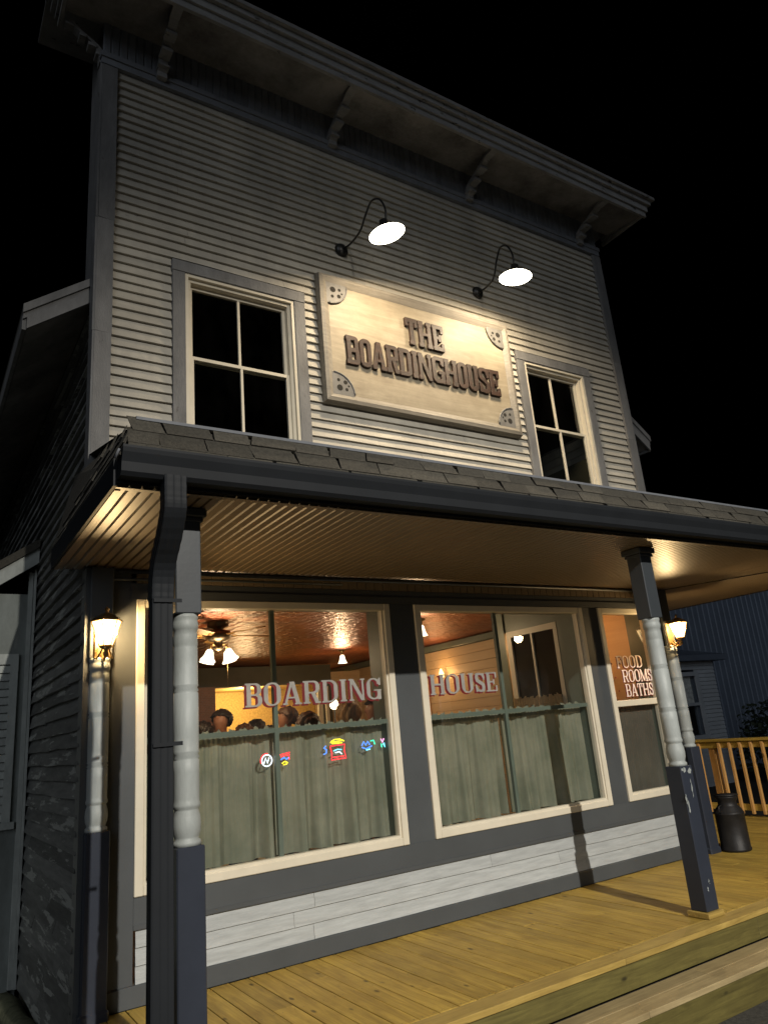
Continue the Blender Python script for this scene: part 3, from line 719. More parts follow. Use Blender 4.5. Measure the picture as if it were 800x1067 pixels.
def course(p0, p1, up, t, n_len, thick=.010, tab=.26, over=.02):
    """row of shingle tabs from p0 to p1, exposed height vector up"""
    p0, p1, up = Vector(p0), Vector(p1), Vector(up); d = (p1 - p0); L = d.length; d = d.normalized(); nrm = d.cross(up).normalized()
    if nrm.z < 0: nrm = -nrm
    s0 = -rnd.uniform(0, tab)
    while s0 < L:
        w = tab * rnd.uniform(.8, 1.15); a = max(0, s0); b = min(L, s0 + w - .008)
        if b - a > .02:
            dr = rnd.uniform(-.006, .006); k = rnd.choice((0, .0, .004)) ; th_ = thick * rnd.uniform(.8, 1.4) + k
            A = p0 + d * a - up * .06 + up * 0; Bq = p0 + d * b - up * .06
            sk = d * rnd.uniform(-.03, .04)
            vs = []
            for off in (0, th_):
                vs += [A + nrm * off + up.normalized() * dr, Bq + nrm * off + up.normalized() * dr, Bq + up * 1.12 + nrm * (off * .35 + .001) + sk, A + up * 1.12 + nrm * (off * .35 + .001) + sk]
            sh.add(vs, [(0, 1, 2, 3), (4, 5, 6, 7), (0, 1, 5, 4), (1, 2, 6, 5), (3, 0, 4, 7)])
        s0 += w
NC = 3
for i in range(NC):
    t0 = i / NC; t1 = (i + 1) / NC
    lerp = lambda a, b, t: a + (b - a) * t
    def P_(xa, xb, t): return (lerp(xa, xb, t), lerp(GY + .02, ty, t), lerp(3.05, tz, t))
    p0 = P_(GX0, tx0, t0); p1 = P_(GX1, GX1 - .1, t0); up = Vector((0, (ty - GY - .02) / NC, (tz - 3.05) / NC))
    course(p0, p1, up, 0, 0)
for i in range(6):
    z0 = 3.05 + .10 * i; zz = z0 + .11
    yf = GY + .02 + (z0 - 3.05) / (tz - 3.05) * (ty - GY - .02) if zz < tz else ty + (zz - tz) / (3.80 - tz) * 1.8 + .05
    x0_ = GX0 - .004 + (z0 - 3.05) * .33
    if yf < -.1: course((x0_, .10, z0), (x0_, yf, z0), Vector((.033, 0, .095)), 0, 0, tab=.3)
sh.build('shingles', M['shingle'], proof)
q = MB(); q.prism([(ty - .018, tz - .012), (ty + .10, tz + .022), (ty + .10, tz + .034), (ty - .022, tz + .004)], 0, tx0 - .012, GX1 - .09)
q.build('flashing_strip', M['flash'], proof)
# gutter, K profile
q = MB()
gp = [(-1.850, 2.945), (-1.925, 2.945), (-1.945, 2.965), (-1.950, 3.015), (-1.972, 3.062), (-1.978, 3.085), (-1.978, 3.098), (-1.966, 3.098), (-1.966, 3.07), (-1.940, 3.04), (-1.938, 2.982), (-1.922, 2.956), (-1.850, 2.956)]
n = len(gp)
for i in range(n - 1):
    pass
q.prism(gp, 0, GX0 - .003, GX1 + .02, smooth=False)
q.prism([(-1.852, 2.95), (-1.925, 2.95), (-1.945, 2.967), (-1.950, 3.015), (-1.970, 3.062), (-1.975, 3.095), (-1.852, 3.095)], 0, GX0 - .0, GX0 + .004)
q.box(GX0, GX1, -1.849, -1.83, 2.928, 3.09)
q.build('gutter', M['gutter'], proof)
q = MB(); q.box(GX0 - .02, GX0 - .001, -1.849, .10, SF - .02, 3.06); q.build('rake_fascia', M['gutter'], proof); q = MB(); q.box(GX1 + .001, GX1 + .02, -1.849, 2.6, SF - .02, 3.06); q.build('rake_fascia', M['gutter'], proof)
# bracket on gutter end
q = MB(); q.tube([(GX0 - .012, -1.90, 3.03), (GX0 - .03, -1.93, 3.04), (GX0 - .02, -1.97, 3.07)], .006, 6); q.build('gutter_end_hook', M['flash'], proof)
# soffit beadboard (boards run front to back)
q = MB()
def beadstrip(xa, xb, ya, yb, z, w=.066):
    x = xa
    while x < xb - .005:
        x1 = min(x + w, xb); g = .009
        q.add([(x, ya, z + .014), (x + g, ya, z), (x1 - g, ya, z), (x1, ya, z + .014), (x, yb, z + .014), (x + g, yb, z), (x1 - g, yb, z), (x1, yb, z + .014)],
              [(0, 1, 5, 4), (1, 2, 6, 5), (2, 3, 7, 6)]); x = x1
beadstrip(GX0, XR + .03, -1.829, -.001, PRT)
q.box(GX0, XR + .03, -1.83, .0, PRT + .0145, PRT + .022)
# bit left of the wall
beadstrip(GX0, -.028, .001, .09, PRT)
# right wing of the porch: boards run the same way, broken by a mitred seam strip
beadstrip(XR + .032, GX1, -1.829, 2.6, PRT + .002)
q.box(XR + .032, GX1, -1.83, 2.6, PRT + .0175, PRT + .026)
q.build('soffit', M['soffit'], proof)
q = MB(); q.prism([(6.56, .0), (6.58, .0), (7.36, -1.82), (7.335, -1.82)], 2, PRT - .006, PRT - .001); q.build('soffit_seam', M['gutter'], proof)
q = MB(); q.box(GX0, GX1, -1.829, -1.79, PRT - .004, PRT - .001); q.box(GX0, GX0 + .03, -1.789, .08, PRT - .010, PRT - .001); q.build('soffit_trim', M['soffit'], proof)

# --- downspout
sec = []
def fl(x0, y0, x1, y1, k):
    out = []
    for i in range(k):
        for t, o in ((0.1, 0), (.35, .055), (.65, .055), (.9, 0)):
            u = (i + t) / k; nx_, ny_ = (y1 - y0), -(x1 - x0)
            out.append((x0 + (x1 - x0) * u - nx_ * o * .3, y0 + (y1 - y0) * u - ny_ * o * .3))
    return out
for (p, p2) in (((-1, -.75), (1, -.75)), ((1, -.75), (1, .75)), ((1, .75), (-1, .75)), ((-1, .75), (-1, -.75))): sec += fl(*p, *p2, 3)
q = MB()
dp = [(.035, -1.905, 2.99), (.035, -1.905, 2.93), (.033, -1.900, 2.87), (.028, -1.875, 2.80), (.016, -1.80, 2.70), (.010, -1.745, 2.63), (.030, -1.700, 2.57), (.040, -1.690, 2.50), (.042, -1.690, 2.42)]
import itertools
dctl = [(.050, -1.905, 2.97), (.050, -1.905, 2.86), (.052, -1.895, 2.79), (.058, -1.80, 2.68), (.060, -1.69, 2.57), (.062, -1.640, 2.47), (.062, -1.63, 2.36)]
dp = []; dv = [Vector(p) for p in dctl]
for a_ in range(len(dv) - 1):
    p0, p1, p2, p3 = dv[max(a_ - 1, 0)], dv[a_], dv[a_ + 1], dv[min(a_ + 2, len(dv) - 1)]
    for k in range(5):
        t = k / 5; dp.append(.5 * ((2 * p1) + (p2 - p0) * t + (2 * p0 - 5 * p1 + 4 * p2 - p3) * t * t + (-p0 + 3 * p1 - 3 * p2 + p3) * t ** 3))
dp.append(dv[-1])
q.tube(dp, [.058 + (.0015 if k % 2 else 0) for k in range(len(dp))], sec=sec, up=(0, 1, 0))
q.tube([(.062, -1.63, 2.40), (.062, -1.63, .06)], .055, sec=sec, up=(0, 1, 0))
q.tube([(.062, -1.63, .07), (.062, -1.65, .03), (.062, -1.78, .0)], .057, sec=sec, up=(0, 1, 0))
q.build('downspout', M['gutter'], proof)
for z in (1.6, 2.34): q = MB(); q.box(.012, .162, -1.682, -1.678, z, z + .020); q.build('downspout_strap', M['gutter'], proof)

# --- interior shell
mb = MB()
n = 0
TI = Matrix(((0, 1, 0, 6.42), (1, 0, 0, 0), (0, 0, 1, 0), (0, 0, 0, 1)))   # x -> y, facing -x
z = .1
while z < 2.76: mb.box(6.405, 6.42, 1.51, 9.0, z, z + .137, bev=.003); z += .14
mb.build('interior_side_wall', M['creamwall'], B)
mb = MB(); mb.box(6.38, 6.404, 1.51, 9.0, 2.77, 2.87, bev=.01); mb.build('interior_cornice', M['green'], B)
mb = MB(); mb.box(.102, 6.44, .27, 9.1, 2.88, 2.95); mb.build('tin_ceiling', M['tin'], B)
mb = MB(); mb.box(.102, 6.44, .13, 9.1, -.05, .05); mb.build('interior_floor', M['letter'], B)
mb = MB(); mb.box(.102, .12, .13, 9, .05, 2.88); mb.build('interior_side_wall', M['creamwall'], B)
# back wall with wide opening to a yellow room
mb = MB(); mb.box(.1, 3.42, 7.0, 7.15, .05, 2.86); mb.box(3.42, 5.55, 7.0, 7.15, 2.52, 2.86); mb.box(5.55, 5.75, 7.0, 7.15, .05, 2.86); mb.build('interior_back_wall', M['darkwall'], B)
mb = MB(); mb.box(5.751, 6.40, 7.01, 7.15, .05, 2.72); mb.build('interior_back_wall', M['creamwall'], B)
mb = MB(); mb.box(2.85, 3.30, 6.55, 6.98, .05, 2.50); mb.build('brick_column', M['brick'], B)
mb = MB(); mb.box(3.3, 6.4, 9.0, 9.1, .05, 2.88); mb.box(3.4, 5.6, 7.16, 8.99, 2.56, 2.60); mb.build('yellow_room_wall', M['yellow'], B)
mb = MB(); mb.box(5.42, 5.50, 6.93, 6.99, .1, 2.45); mb.box(5.58, 5.64, 6.93, 6.99, .1, 2.45); mb.build('door_casing', M['white'], B)
# serving hatch glowing blue white
# vestibule of the recessed door between window B and C
vx = 5.20
mb = MB()
mb.box(vx - .02, vx + .02, .28, .40, .05, 2.88); mb.box(vx - .02, vx + .02, 1.42, 1.50, .05, 2.88)
mb.box(vx - .02, vx + .02, .40, 1.42, .05, 1.56); mb.box(vx - .02, vx + .02, .40, 1.42, 2.60, 2.88)
mb.box(vx + .02, 6.42, 1.46, 1.50, .05, 2.88)
mb.box(vx - .045, vx - .021, 1.34, 1.48, .05, 2.88); mb.box(vx - .045, vx - .021, .28, .44, .05, 2.88)
vest = mb.build('vestibule_wall', M['green'], B)
f = MB(); f.box(vx - .05, vx - .022, 1.22, 1.30, 1.60, 2.60); f.box(vx - .05, vx - .022, .44, .50, 1.60, 2.6); f.box(vx - .049, vx - .022, .50, 1.22, 2.53, 2.60); f.box(vx - .049, vx - .022, .5, 1.22, 1.56, 1.63)
f.box(vx - .045, vx - .025, .855, .885, 1.63, 2.53); f.build('window_frame', M['white'], vest)
f = MB(); f.quadx(vx - .020, .46, 1.26, 1.60, 2.56); f.build('darkness_sheet', M['hole'], vest)  # added dark sheet; darkness behind the pane is put in as colour
f = MB(); f.quadx(vx - .032, .50, 1.22, 1.63, 2.53); f.build('window_pane', M['glass'], vest)
mb = MB(); z = .1
while z < 2.8: mb.box(vx + .03, 6.41, 1.445, 1.458, z, z + .137, bev=.003); z += .14
mb.box(6.40, 6.418, .28, 1.44, .1, 2.88); mb.build('vestibule_boards', M['creamwall'], B)
mb = MB(); mb.box(5.98, 6.03, 1.40, 1.444, .1, 2.87); mb.build('vestibule_door_casing', M['green'], B)

# ================================================================== SIGN
S = empty('wall_sign', (3.29, -.02, 4.59), 'large weathered plywood sign with raised dark western letters reading THE BOARDINGHOUSE', 'sign')
mb = MB(); mb.box(2.10, 4.48, -.075, -.045, 4.66, 5.95); mb.build('board', M['sign'], S)
mb = MB()
SX0, SX1, SZ0, SZ1 = 2.042, 4.542, 4.592, 6.006
def frame_side(p0, p1, q1, q0):     # outer p0->p1, inner q0->q1 ; bevelled moulding
    zs = ((0, -.05), (.12, -.098), (.45, -.105), (.8, -.088), (1, -.076))
    vs = []; fs = []
    for t, y in zs:
        for a, b in ((p0, q0), (p1, q1)):
            vs.append((a[0] + (b[0] - a[0]) * t, y, a[1] + (b[1] - a[1]) * t))
    for a, b in ((p0, q0), (p1, q1)): vs.append((a[0], -.02, a[1]))
    for k in range(len(zs) - 1): fs.append((2 * k, 2 * k + 1, 2 * k + 3, 2 * k + 2))
    k = len(vs) - 2; fs.append((k, k + 1, 1, 0)); mb.add(vs, fs)
w = .11; O = [(SX0, SZ0), (SX1, SZ0), (SX1, SZ1), (SX0, SZ1)]; I_ = [(SX0 + w, SZ0 + w), (SX1 - w, SZ0 + w), (SX1 - w, SZ1 - w), (SX0 + w, SZ1 - w)]
for k in range(4): frame_side(O[k], O[(k + 1) % 4], I_[(k + 1) % 4], I_[k])
mb.build('frame', M['signframe'], S)
text_mesh('lettering', 'THE', WEST, 3.055, 3.545, 5.425, 5.735, -.090, .028, M['letter'], S, bev=.003, gap=.05)
text_mesh('lettering', 'BOARDINGHOUSE', WEST, 2.305, 4.285, 5.035, 5.345, -.090, .028, M['letter'], S, bev=.003, gap=.035)
for (cx, cz, sx, sz) in ((I_[0][0], I_[0][1], 1, 1), (I_[1][0], I_[1][1], -1, 1), (I_[2][0], I_[2][1], -1, -1), (I_[3][0], I_[3][1], 1, -1)):
    q = MB(); R_ = .215
    pts = [(cx - sx * .02, cz - sz * .02), (cx + sx * R_, cz - sz * .02)] + [(cx + sx * R_ * math.cos(t), cz + sz * R_ * math.sin(t)) for t in [k * PI / 2 / 14 for k in range(15)]] + [(cx - sx * .02, cz + sz * R_)]
    q.prism(pts, 1, -.088, -.0755)
    md = q.build('corner_plate', M['medal'], S)
    q = MB()
    rim = [(cx + sx * (R_ + .002) * math.cos(t), -.089, cz + sz * (R_ + .002) * math.sin(t)) for t in [k * PI / 2 / 14 for k in range(15)]]
    q.tube(rim, .009, 6); q.build('rim', M['medal'], md)
    q = MB()
    for (hx, hz, r) in ((.055, .055, .032), (.13, .045, .017), (.045, .135, .017), (.12, .12, .022), (.155, .085, .011)):
        q.prism([(cx + sx * (hx + r * math.cos(t)), cz + sz * (hz + r * math.sin(t))) for t in [k * PI / 6 for k in range(12)]], 1, -.0895, -.0885)
    q.build('holes', M['hole'], md)  # flat dark discs painted as the shade inside the holes

# ================================================================== GOOSENECK LAMPS
def light(name, typ, loc, e, c, **k):
    l = bpy.data.lights.new(name, typ); l.energy = e; l.color = c
    for a, b in k.items(): setattr(l, a, b)
    o = bpy.data.objects.new(name, l); col.objects.link(o); o.location = loc; return o
def gooseneck(bx, bz, hx, hy, hz, tilt, label):
    G = empty('gooseneck_lamp', (bx, -.02, bz), label, 'lamp', 'gooseneck lamps over the sign')
    q = MB(); T = Matrix.Translation((bx, -.02, bz)) @ Matrix.Rotation(PI / 2, 4, 'X')
    q.T = T; q.lathe([(0.001, 0), (.075, 0), (.078, .012), (.06, .035), (.03, .05), (.001, .05)], 0, 0, 24); q.build('wall_plate', M['lamp_metal'], G)
    top = Vector((bx + (hx - bx) * .6, hy * .62, hz + .40))
    P0, P1, P2, P3 = Vector((bx, -.06, bz)), Vector((bx + .0, -.30, bz + .02)), Vector((bx + (hx - bx) * .5, hy * .72, bz + .10)), None
    ctrl = [Vector((bx, -.05, bz)), Vector((bx + (hx - bx) * .15, hy * .25, bz - .03)), Vector((bx + (hx - bx) * .35, hy * .48, bz + .0)), Vector((bx + (hx - bx) * .5, hy * .62, hz + .40)), Vector((bx + (hx - bx) * .72, hy * .76, hz + .50)),
            Vector((bx + (hx - bx) * .9, hy * .92, hz + .44)), Vector((hx, hy - .01, hz + .28)), Vector((hx, hy, hz + .12))]
    pts = []
    for i in range(len(ctrl) - 1):
        p0 = ctrl[max(i - 1, 0)]; p1 = ctrl[i]; p2 = ctrl[i + 1]; p3 = ctrl[min(i + 2, len(ctrl) - 1)]
        for k in range(7):
            t = k / 7; pts.append(.5 * ((2 * p1) + (p2 - p0) * t + (2 * p0 - 5 * p1 + 4 * p2 - p3) * t * t + (-p0 + 3 * p1 - 3 * p2 + p3) * t ** 3))
    pts.append(ctrl[-1]); q = MB(); q.tube(pts, .0105, 10); q.build('neck', M['lamp_metal'], G)
    T = Matrix.Translation((hx, hy, hz)) @ Matrix.Rotation(tilt[0], 4, 'X') @ Matrix.Rotation(tilt[1], 4, 'Y')
    q = MB(T); q.lathe([(.02, .15), (.04, .145), (.045, .085), (.075, .062), (.125, .035), (.165, .008), (.1775, 0)], 0, 0, 36, caps=False)
    sh_ = q.build('shade', M['lamp_metal'], G)
    q = MB(T); q.lathe([(.1765, -.001), (.160, .012), (.120, .035), (.07, .058), (.001, .06)], 0, 0, 36, caps=False); q.build('reflector', M['bulb'], sh_)
    q = MB(T); q.lathe([(.001, .055), (.02, .05), (.035, .03), (.030, .012), (.001, .004)], 0, 0, 20, caps=False); q.build('bulb', M['bulb'], sh_)
    dn = T.to_3x3() @ Vector((0, 0, -1))
    L = light('gooseneck_light', 'AREA', Vector((hx, hy, hz)) + dn * .012, GN_E, (1.0, .79, .53), shape='DISK', size=.22)
    L.rotation_euler = dn.to_track_quat('-Z', 'Y').to_euler(); L.parent = G; L.location = Vector(L.location) - Vector(G.location); L['kind'] = 'light'
    return G
GN_E = 52
gooseneck(2.385, 6.40, 2.455, -.76, 6.115, (.0, -.22), 'left gooseneck barn lamp glowing above the sign, its curved neck visible')
gooseneck(4.216, 6.40, 4.16, -.70, 6.17, (.10, .0), 'right gooseneck barn lamp above the sign, glowing face turned to viewer')

# ================================================================== PORCH LANTERNS
def lantern(cx, label):
    G = empty('porch_lantern', (cx, -.08, 2.24), label, 'lantern', 'carriage lanterns on the porch wall')
    cy, zb = -.215, 2.30
    q = MB(); q.box(cx - .055, cx + .055, -.092, -.0765, 2.20, 2.53, bev=.008); q.build('back_plate', M['brass'], G)
    q = MB()
    for s_ in (-1, 1):
        q.tube([(cx + s_ * .03, -.09, 2.30), (cx + s_ * .055, -.12, 2.235), (cx + s_ * .05, -.17, 2.225), (cx + s_ * .03, -.20, 2.27), (cx + s_ * .02, cy, 2.30)], .006, 6)
    q.tube([(cx, -.09, 2.27), (cx, -.15, 2.215), (cx, cy, 2.25), (cx, cy, 2.31)], .009, 8); q.build('scroll_arm', M['brass'], G)
    q = MB(); q.lathe([(.045, zb - .005), (.05, zb), (.045, zb + .012), (.02, zb + .0121)], cx, cy, 6, smooth=False); q.lathe([(.012, zb - .07), (.022, zb - .05), (.012, zb - .02), (.045, zb - .004)], cx, cy, 12); q.build('base_cup', M['brass'], G)
    zt = zb + .175
    q = MB(); q.lathe([(.108, zt), (.112, zt + .008), (.075, zt + .035), (.03, zt + .06), (.012, zt + .065), (.012, zt + .08), (.018, zt + .09), (.001, zt + .11)], cx, cy, 6, smooth=False); q.build('cap', M['brass'], G)
    q = MB()
    for k in range(6):
        a = k * PI / 3; q.tube([(cx + .048 * math.cos(a), cy + .048 * math.sin(a), zb + .01), (cx + .102 * math.cos(a), cy + .102 * math.sin(a), zt + .002)], .0035, 5)
    q.build('cage_bar', M['brass'], G)
    q = MB(); q.lathe([(.042, zb + .014), (.096, zt - .001)], cx, cy, 6, smooth=False, caps=False); g_ = q.build('glass', M['lglass'], G)
    q = MB(); q.lathe([(.001, zb + .02), (.014, zb + .022), (.014, zb + .03), (.020, zb + .045), (.022, zb + .055), (.012, zb + .075), (.001, zb + .080)], cx, cy, 14, caps=False); q.build('bulb', M['lantern'], G)
    L = light('lantern_light', 'POINT', (cx, cy - .0, zb + .118), LAN_E, (1.0, .73, .40), shadow_soft_size=.025); L.parent = G; L.location = Vector(L.location) - Vector(G.location)
    L['kind'] = 'light'
def mk_lglass():
    mt = bpy.data.materials.new('glowing_lantern_glass'); mt.use_nodes = True; nt = mt.node_tree; nt.nodes.remove(nt.nodes['Principled BSDF'])
    t = nt.nodes.new('ShaderNodeBsdfTransparent'); t.inputs[0].default_value = (1, .93, .8, 1)
    e = nt.nodes.new('ShaderNodeEmission'); e.inputs[0].default_value = (1, .70, .34, 1); e.inputs[1].default_value = 3.5
    v = mapping(nt, (1, 1, 1)); a = nt.nodes.new('ShaderNodeAddShader')
    nt.links.new(t.outputs[0], a.inputs[0]); nt.links.new(e.outputs[0], a.inputs[1]); nt.links.new(a.outputs[0], nt.nodes['Material Output'].inputs[0]); return mt
M['lglass'] = mk_lglass()
LAN_E = 42
lantern(.088, 'lit brass carriage lantern above the left pilaster beside the downspout')
lantern(6.45, 'lit brass carriage lantern by the right corner, half hidden behind the right porch post')

# ================================================================== CURTAINS
def curtain(x0, x1, z0, z1, y, label, mat, seed, axis='x', folds=11.0, amp=.042, name='half_curtain', cat='curtain', ruffle=.035):
    r = random.Random(seed); nx_ = int((x1 - x0) / .008); nz = 14
    ph = [r.uniform(0, 6.28) for _ in range(5)]; vs = []; fs = []
    for j in range(nz + 1):
        t = j / nz; z = z0 + (z1 - z0) * t
        for i in range(nx_ + 1):
            x = x0 + (x1 - x0) * i / nx_; u = x * folds
            w = (1 - t * .6)
            d = amp * (.45 + .55 * math.sin(u * .23 + ph[3]) ** 2) * w * 1.35 * (math.sin(u * 2.1 + ph[0] + .9 * math.sin(u * .7 + ph[1]) + .35 * (1 - t)) + .55 * math.sin(u * 4.7 + ph[2] + 1.3 * math.sin(u * .9 + ph[3]))) + .004 * math.sin(u * 16 + ph[4]) * (.4 + t)
            vs.append((x, y + d, z))
    m_ = nx_ + 1
    for j in range(nz):
        for i in range(nx_): fs.append((j * m_ + i, j * m_ + i + 1, (j + 1) * m_ + i + 1, (j + 1) * m_ + i))
    k = len(vs)
    for j in range(3):
        for i in range(m_):
            x = x0 + (x1 - x0) * i / nx_; vs.append((x, y - .012 + .010 * math.sin(x * 150 + ph[1] + j * .4) * (j + .5) / 2, z1 - .05 + (.05 + ruffle + .012 * math.sin(x * 61 + ph[2]) + .008 * math.sin(x * 143)) * j / 2))
    for j in range(2):
        for i in range(nx_): fs.append((k + j * m_ + i, k + j * m_ + i + 1, k + (j + 1) * m_ + i + 1, k + (j + 1) * m_ + i))
    mb = MB()
    if axis == 'y': vs = [(p[1], p[0], p[2]) for p in vs]
    mb.add(vs, fs, 0, True); o = mb.build(name, mat); tag(o, label, cat); return o
curtain(.44, 1.46, .72, 1.645, .165, 'sage half curtain behind the left porch post and downspout', M['curtain'], 3)
curtain(1.45, 2.53, .72, 1.645, .165, 'sage half curtain under BOARDING, with neon reflections built as tubes before it', M['curtain'], 5)
curtain(2.94, 3.885, .72, 1.645, .165, 'sage half curtain directly under the word HOUSE', M['curtain'], 8)
curtain(3.875, 5.04, .72, 1.645, .165, 'sage half curtain in the middle window, right of the glazing bar', M['curtain'], 11)
M['dkcurtain'] = mk_curtain('dark_shade_cloth', (0.11, 0.105, 0.085), (0.17, 0.16, 0.13))
curtain(5.43, 6.13, .72, 1.60, .11, 'dark brown curtain below FOOD ROOMS BATHS in the narrow window', M['dkcurtain'], 15, amp=.010)
curtain(.48, 1.28, 1.55, 1.765, vx - .075, 'short tan ruffled valance on the inner vestibule window', M['tan_curtain'], 17, axis='y', folds=30, amp=.014)

# ================================================================== NEON REFLECTIONS, BUILT AS TUBES
def neon(label, parts, name='neon_sign'):  # reflections on the glass, built as emissive tubes before the curtain
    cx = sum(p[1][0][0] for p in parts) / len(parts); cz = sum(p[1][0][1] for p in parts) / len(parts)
    G = empty(name, (cx, .084, cz), label, 'neon reflection', 'window reflections of neon, built as tubes')
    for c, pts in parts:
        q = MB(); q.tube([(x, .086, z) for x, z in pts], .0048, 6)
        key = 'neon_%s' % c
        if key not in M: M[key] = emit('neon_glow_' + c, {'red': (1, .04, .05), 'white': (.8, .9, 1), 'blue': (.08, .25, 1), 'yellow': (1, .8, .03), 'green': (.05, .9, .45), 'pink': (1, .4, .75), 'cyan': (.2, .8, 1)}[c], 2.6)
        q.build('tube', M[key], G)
def circ(cx, cz, r, n=18, a0=0, a1=2 * PI): return [(cx + r * math.cos(a0 + (a1 - a0) * i / n), cz + r * math.sin(a0 + (a1 - a0) * i / n)) for i in range(n + 1)]
neon('leftmost window reflection, a small round white and red neon ring built as tubes',
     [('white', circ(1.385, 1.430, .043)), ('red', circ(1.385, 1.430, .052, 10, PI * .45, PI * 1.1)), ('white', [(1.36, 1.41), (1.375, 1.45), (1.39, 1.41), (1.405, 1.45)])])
neon('reflection of a red, blue and yellow shield neon, built as tubes beside the glazing bar',
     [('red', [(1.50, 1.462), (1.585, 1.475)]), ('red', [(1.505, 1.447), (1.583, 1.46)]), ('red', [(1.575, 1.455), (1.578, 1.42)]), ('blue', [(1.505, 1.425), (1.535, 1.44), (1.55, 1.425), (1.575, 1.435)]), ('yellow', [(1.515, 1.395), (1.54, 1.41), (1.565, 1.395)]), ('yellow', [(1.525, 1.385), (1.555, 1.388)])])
neon('largest neon reflection, a yellow topped red square with blue script, built as tubes',
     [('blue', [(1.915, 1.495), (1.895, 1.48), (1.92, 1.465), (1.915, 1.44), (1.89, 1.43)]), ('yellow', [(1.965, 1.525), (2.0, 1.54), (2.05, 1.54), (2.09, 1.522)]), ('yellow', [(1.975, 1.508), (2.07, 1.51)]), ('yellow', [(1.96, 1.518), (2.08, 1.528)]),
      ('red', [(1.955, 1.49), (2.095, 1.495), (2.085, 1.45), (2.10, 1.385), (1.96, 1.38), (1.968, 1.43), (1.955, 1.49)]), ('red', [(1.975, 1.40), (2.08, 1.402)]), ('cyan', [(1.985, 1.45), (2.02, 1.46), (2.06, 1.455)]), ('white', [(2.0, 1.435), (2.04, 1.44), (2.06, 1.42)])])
neon('reflected blue and green zigzag neon, built as tubes near the right of the left window',
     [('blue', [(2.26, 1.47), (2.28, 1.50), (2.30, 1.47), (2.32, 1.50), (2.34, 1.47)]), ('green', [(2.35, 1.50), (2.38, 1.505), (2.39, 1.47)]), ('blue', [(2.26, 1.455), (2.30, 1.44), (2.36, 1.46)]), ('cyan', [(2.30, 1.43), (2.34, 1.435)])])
neon('tiny reflected pink and green neon, built as tubes at the right edge of the left window',
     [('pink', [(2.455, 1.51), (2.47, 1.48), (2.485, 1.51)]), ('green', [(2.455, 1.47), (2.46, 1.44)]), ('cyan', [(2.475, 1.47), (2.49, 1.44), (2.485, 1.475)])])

# ================================================================== CEILING FAN + PENDANTS + SCONCE + PICTURES
def shade_prof(z, r=.055, h=.10): return [(r * .35, z + h), (r * .5, z + h * .85), (r * .62, z + h * .5), (r * .8, z + h * .2), (r * 1.05, z)]
FX, FY = 1.80, 2.25
G = empty('ceiling_fan', (FX, FY, 2.88), 'dark bronze ceiling fan with four glowing bell shades in the left window', 'ceiling fan')
q = MB(); q.lathe([(.12, 2.879), (.12, 2.83), (.06, 2.81), (.05, 2.79), (.13, 2.775), (.14, 2.72), (.11, 2.68), (.05, 2.665), (.045, 2.62), (.06, 2.60), (.03, 2.57), (.001, 2.56)], FX, FY, 28, caps=False); q.build('motor', M['brass_dk'], G)
for k in range(5):
    a = .12 + k * 2 * PI / 5; T = Matrix.Translation((FX, FY, 2.735)) @ Matrix.Rotation(a, 4, 'Z') @ Matrix.Rotation(.18, 4, 'X')
    q = MB(T); q.prism([(.17, -.05), (.3, -.06), (.62, -.07), (.66, -.04), (.66, .04), (.62, .07), (.3, .06), (.17, .05)], 2, -.004, .004); bl = q.build('blade', M['railwood'], G)
    q = MB(T); q.box(.11, .22, -.018, .018, -.012, -.0045); q.build('blade_arm', M['brass'], bl)
for k in range(4):
    a = .5 + k * PI / 2; dx, dy = math.cos(a), math.sin(a)
    q = MB(); q.tube([(FX + .03 * dx, FY + .03 * dy, 2.60), (FX + .08 * dx, FY + .08 * dy, 2.63), (FX + .12 * dx, FY + .12 * dy, 2.62), (FX + .135 * dx, FY + .135 * dy, 2.57)], .006, 6); ar = q.build('arm', M['brass'], G)
    T = Matrix.Translation((FX + .135 * dx, FY + .135 * dy, 2.565)) @ Matrix.Rotation(a, 4, 'Z') @ Matrix.Rotation(-.35, 4, 'Y')
    q = MB(T); q.lathe(shade_prof(-.12, .078, .12), 0, 0, 20, caps=False); q.lathe([(.074, -.119), (.03, -.10), (.001, -.095)], 0, 0, 20, caps=False); q.build('glass_shade', M['opal'], ar)
L = light('fan_light', 'POINT', (FX, FY, 2.42), 44, (1, .70, .40), shadow_soft_size=.12); L.parent = G; L.location = Vector(L.location) - Vector(G.location)
q = MB(); q.tube([(FX + .1, FY, 2.6), (FX + .1, FY, 2.15)], .0015, 4); q.build('pull_chain', M['brass'], G)
for (px, py, lab, e) in ((4.36, 1.97, 'small glowing bell glass ceiling lamp at the left of the middle window', 24), (4.9, 5.0, 'small glowing ceiling lamp seen above the letters BOARDING', 30), (1.6, 4.8, None, 26)):
    if lab is None: 
        continue
    G = empty('ceiling_lamp', (px, py, 2.88), lab, 'lamp', 'small bell shade ceiling lamps')
    q = MB(); q.lathe([(.06, 2.879), (.055, 2.86), (.02, 2.85), (.015, 2.80), (.03, 2.79)], px, py, 20, caps=False); q.build('ceiling_rose', M['brass'], G)
    q = MB(); q.lathe(shade_prof(2.67, .07, .13), px, py, 22, caps=False); q.lathe([(.06, 2.672), (.001, 2.68)], px, py, 20, caps=False); q.build('glass_shade', M['opal'], G)
    L = light('ceiling_light', 'POINT', (px, py, 2.62), e, (1, .68, .38), shadow_soft_size=.06); L.parent = G; L.location = Vector(L.location) - Vector(G.location)
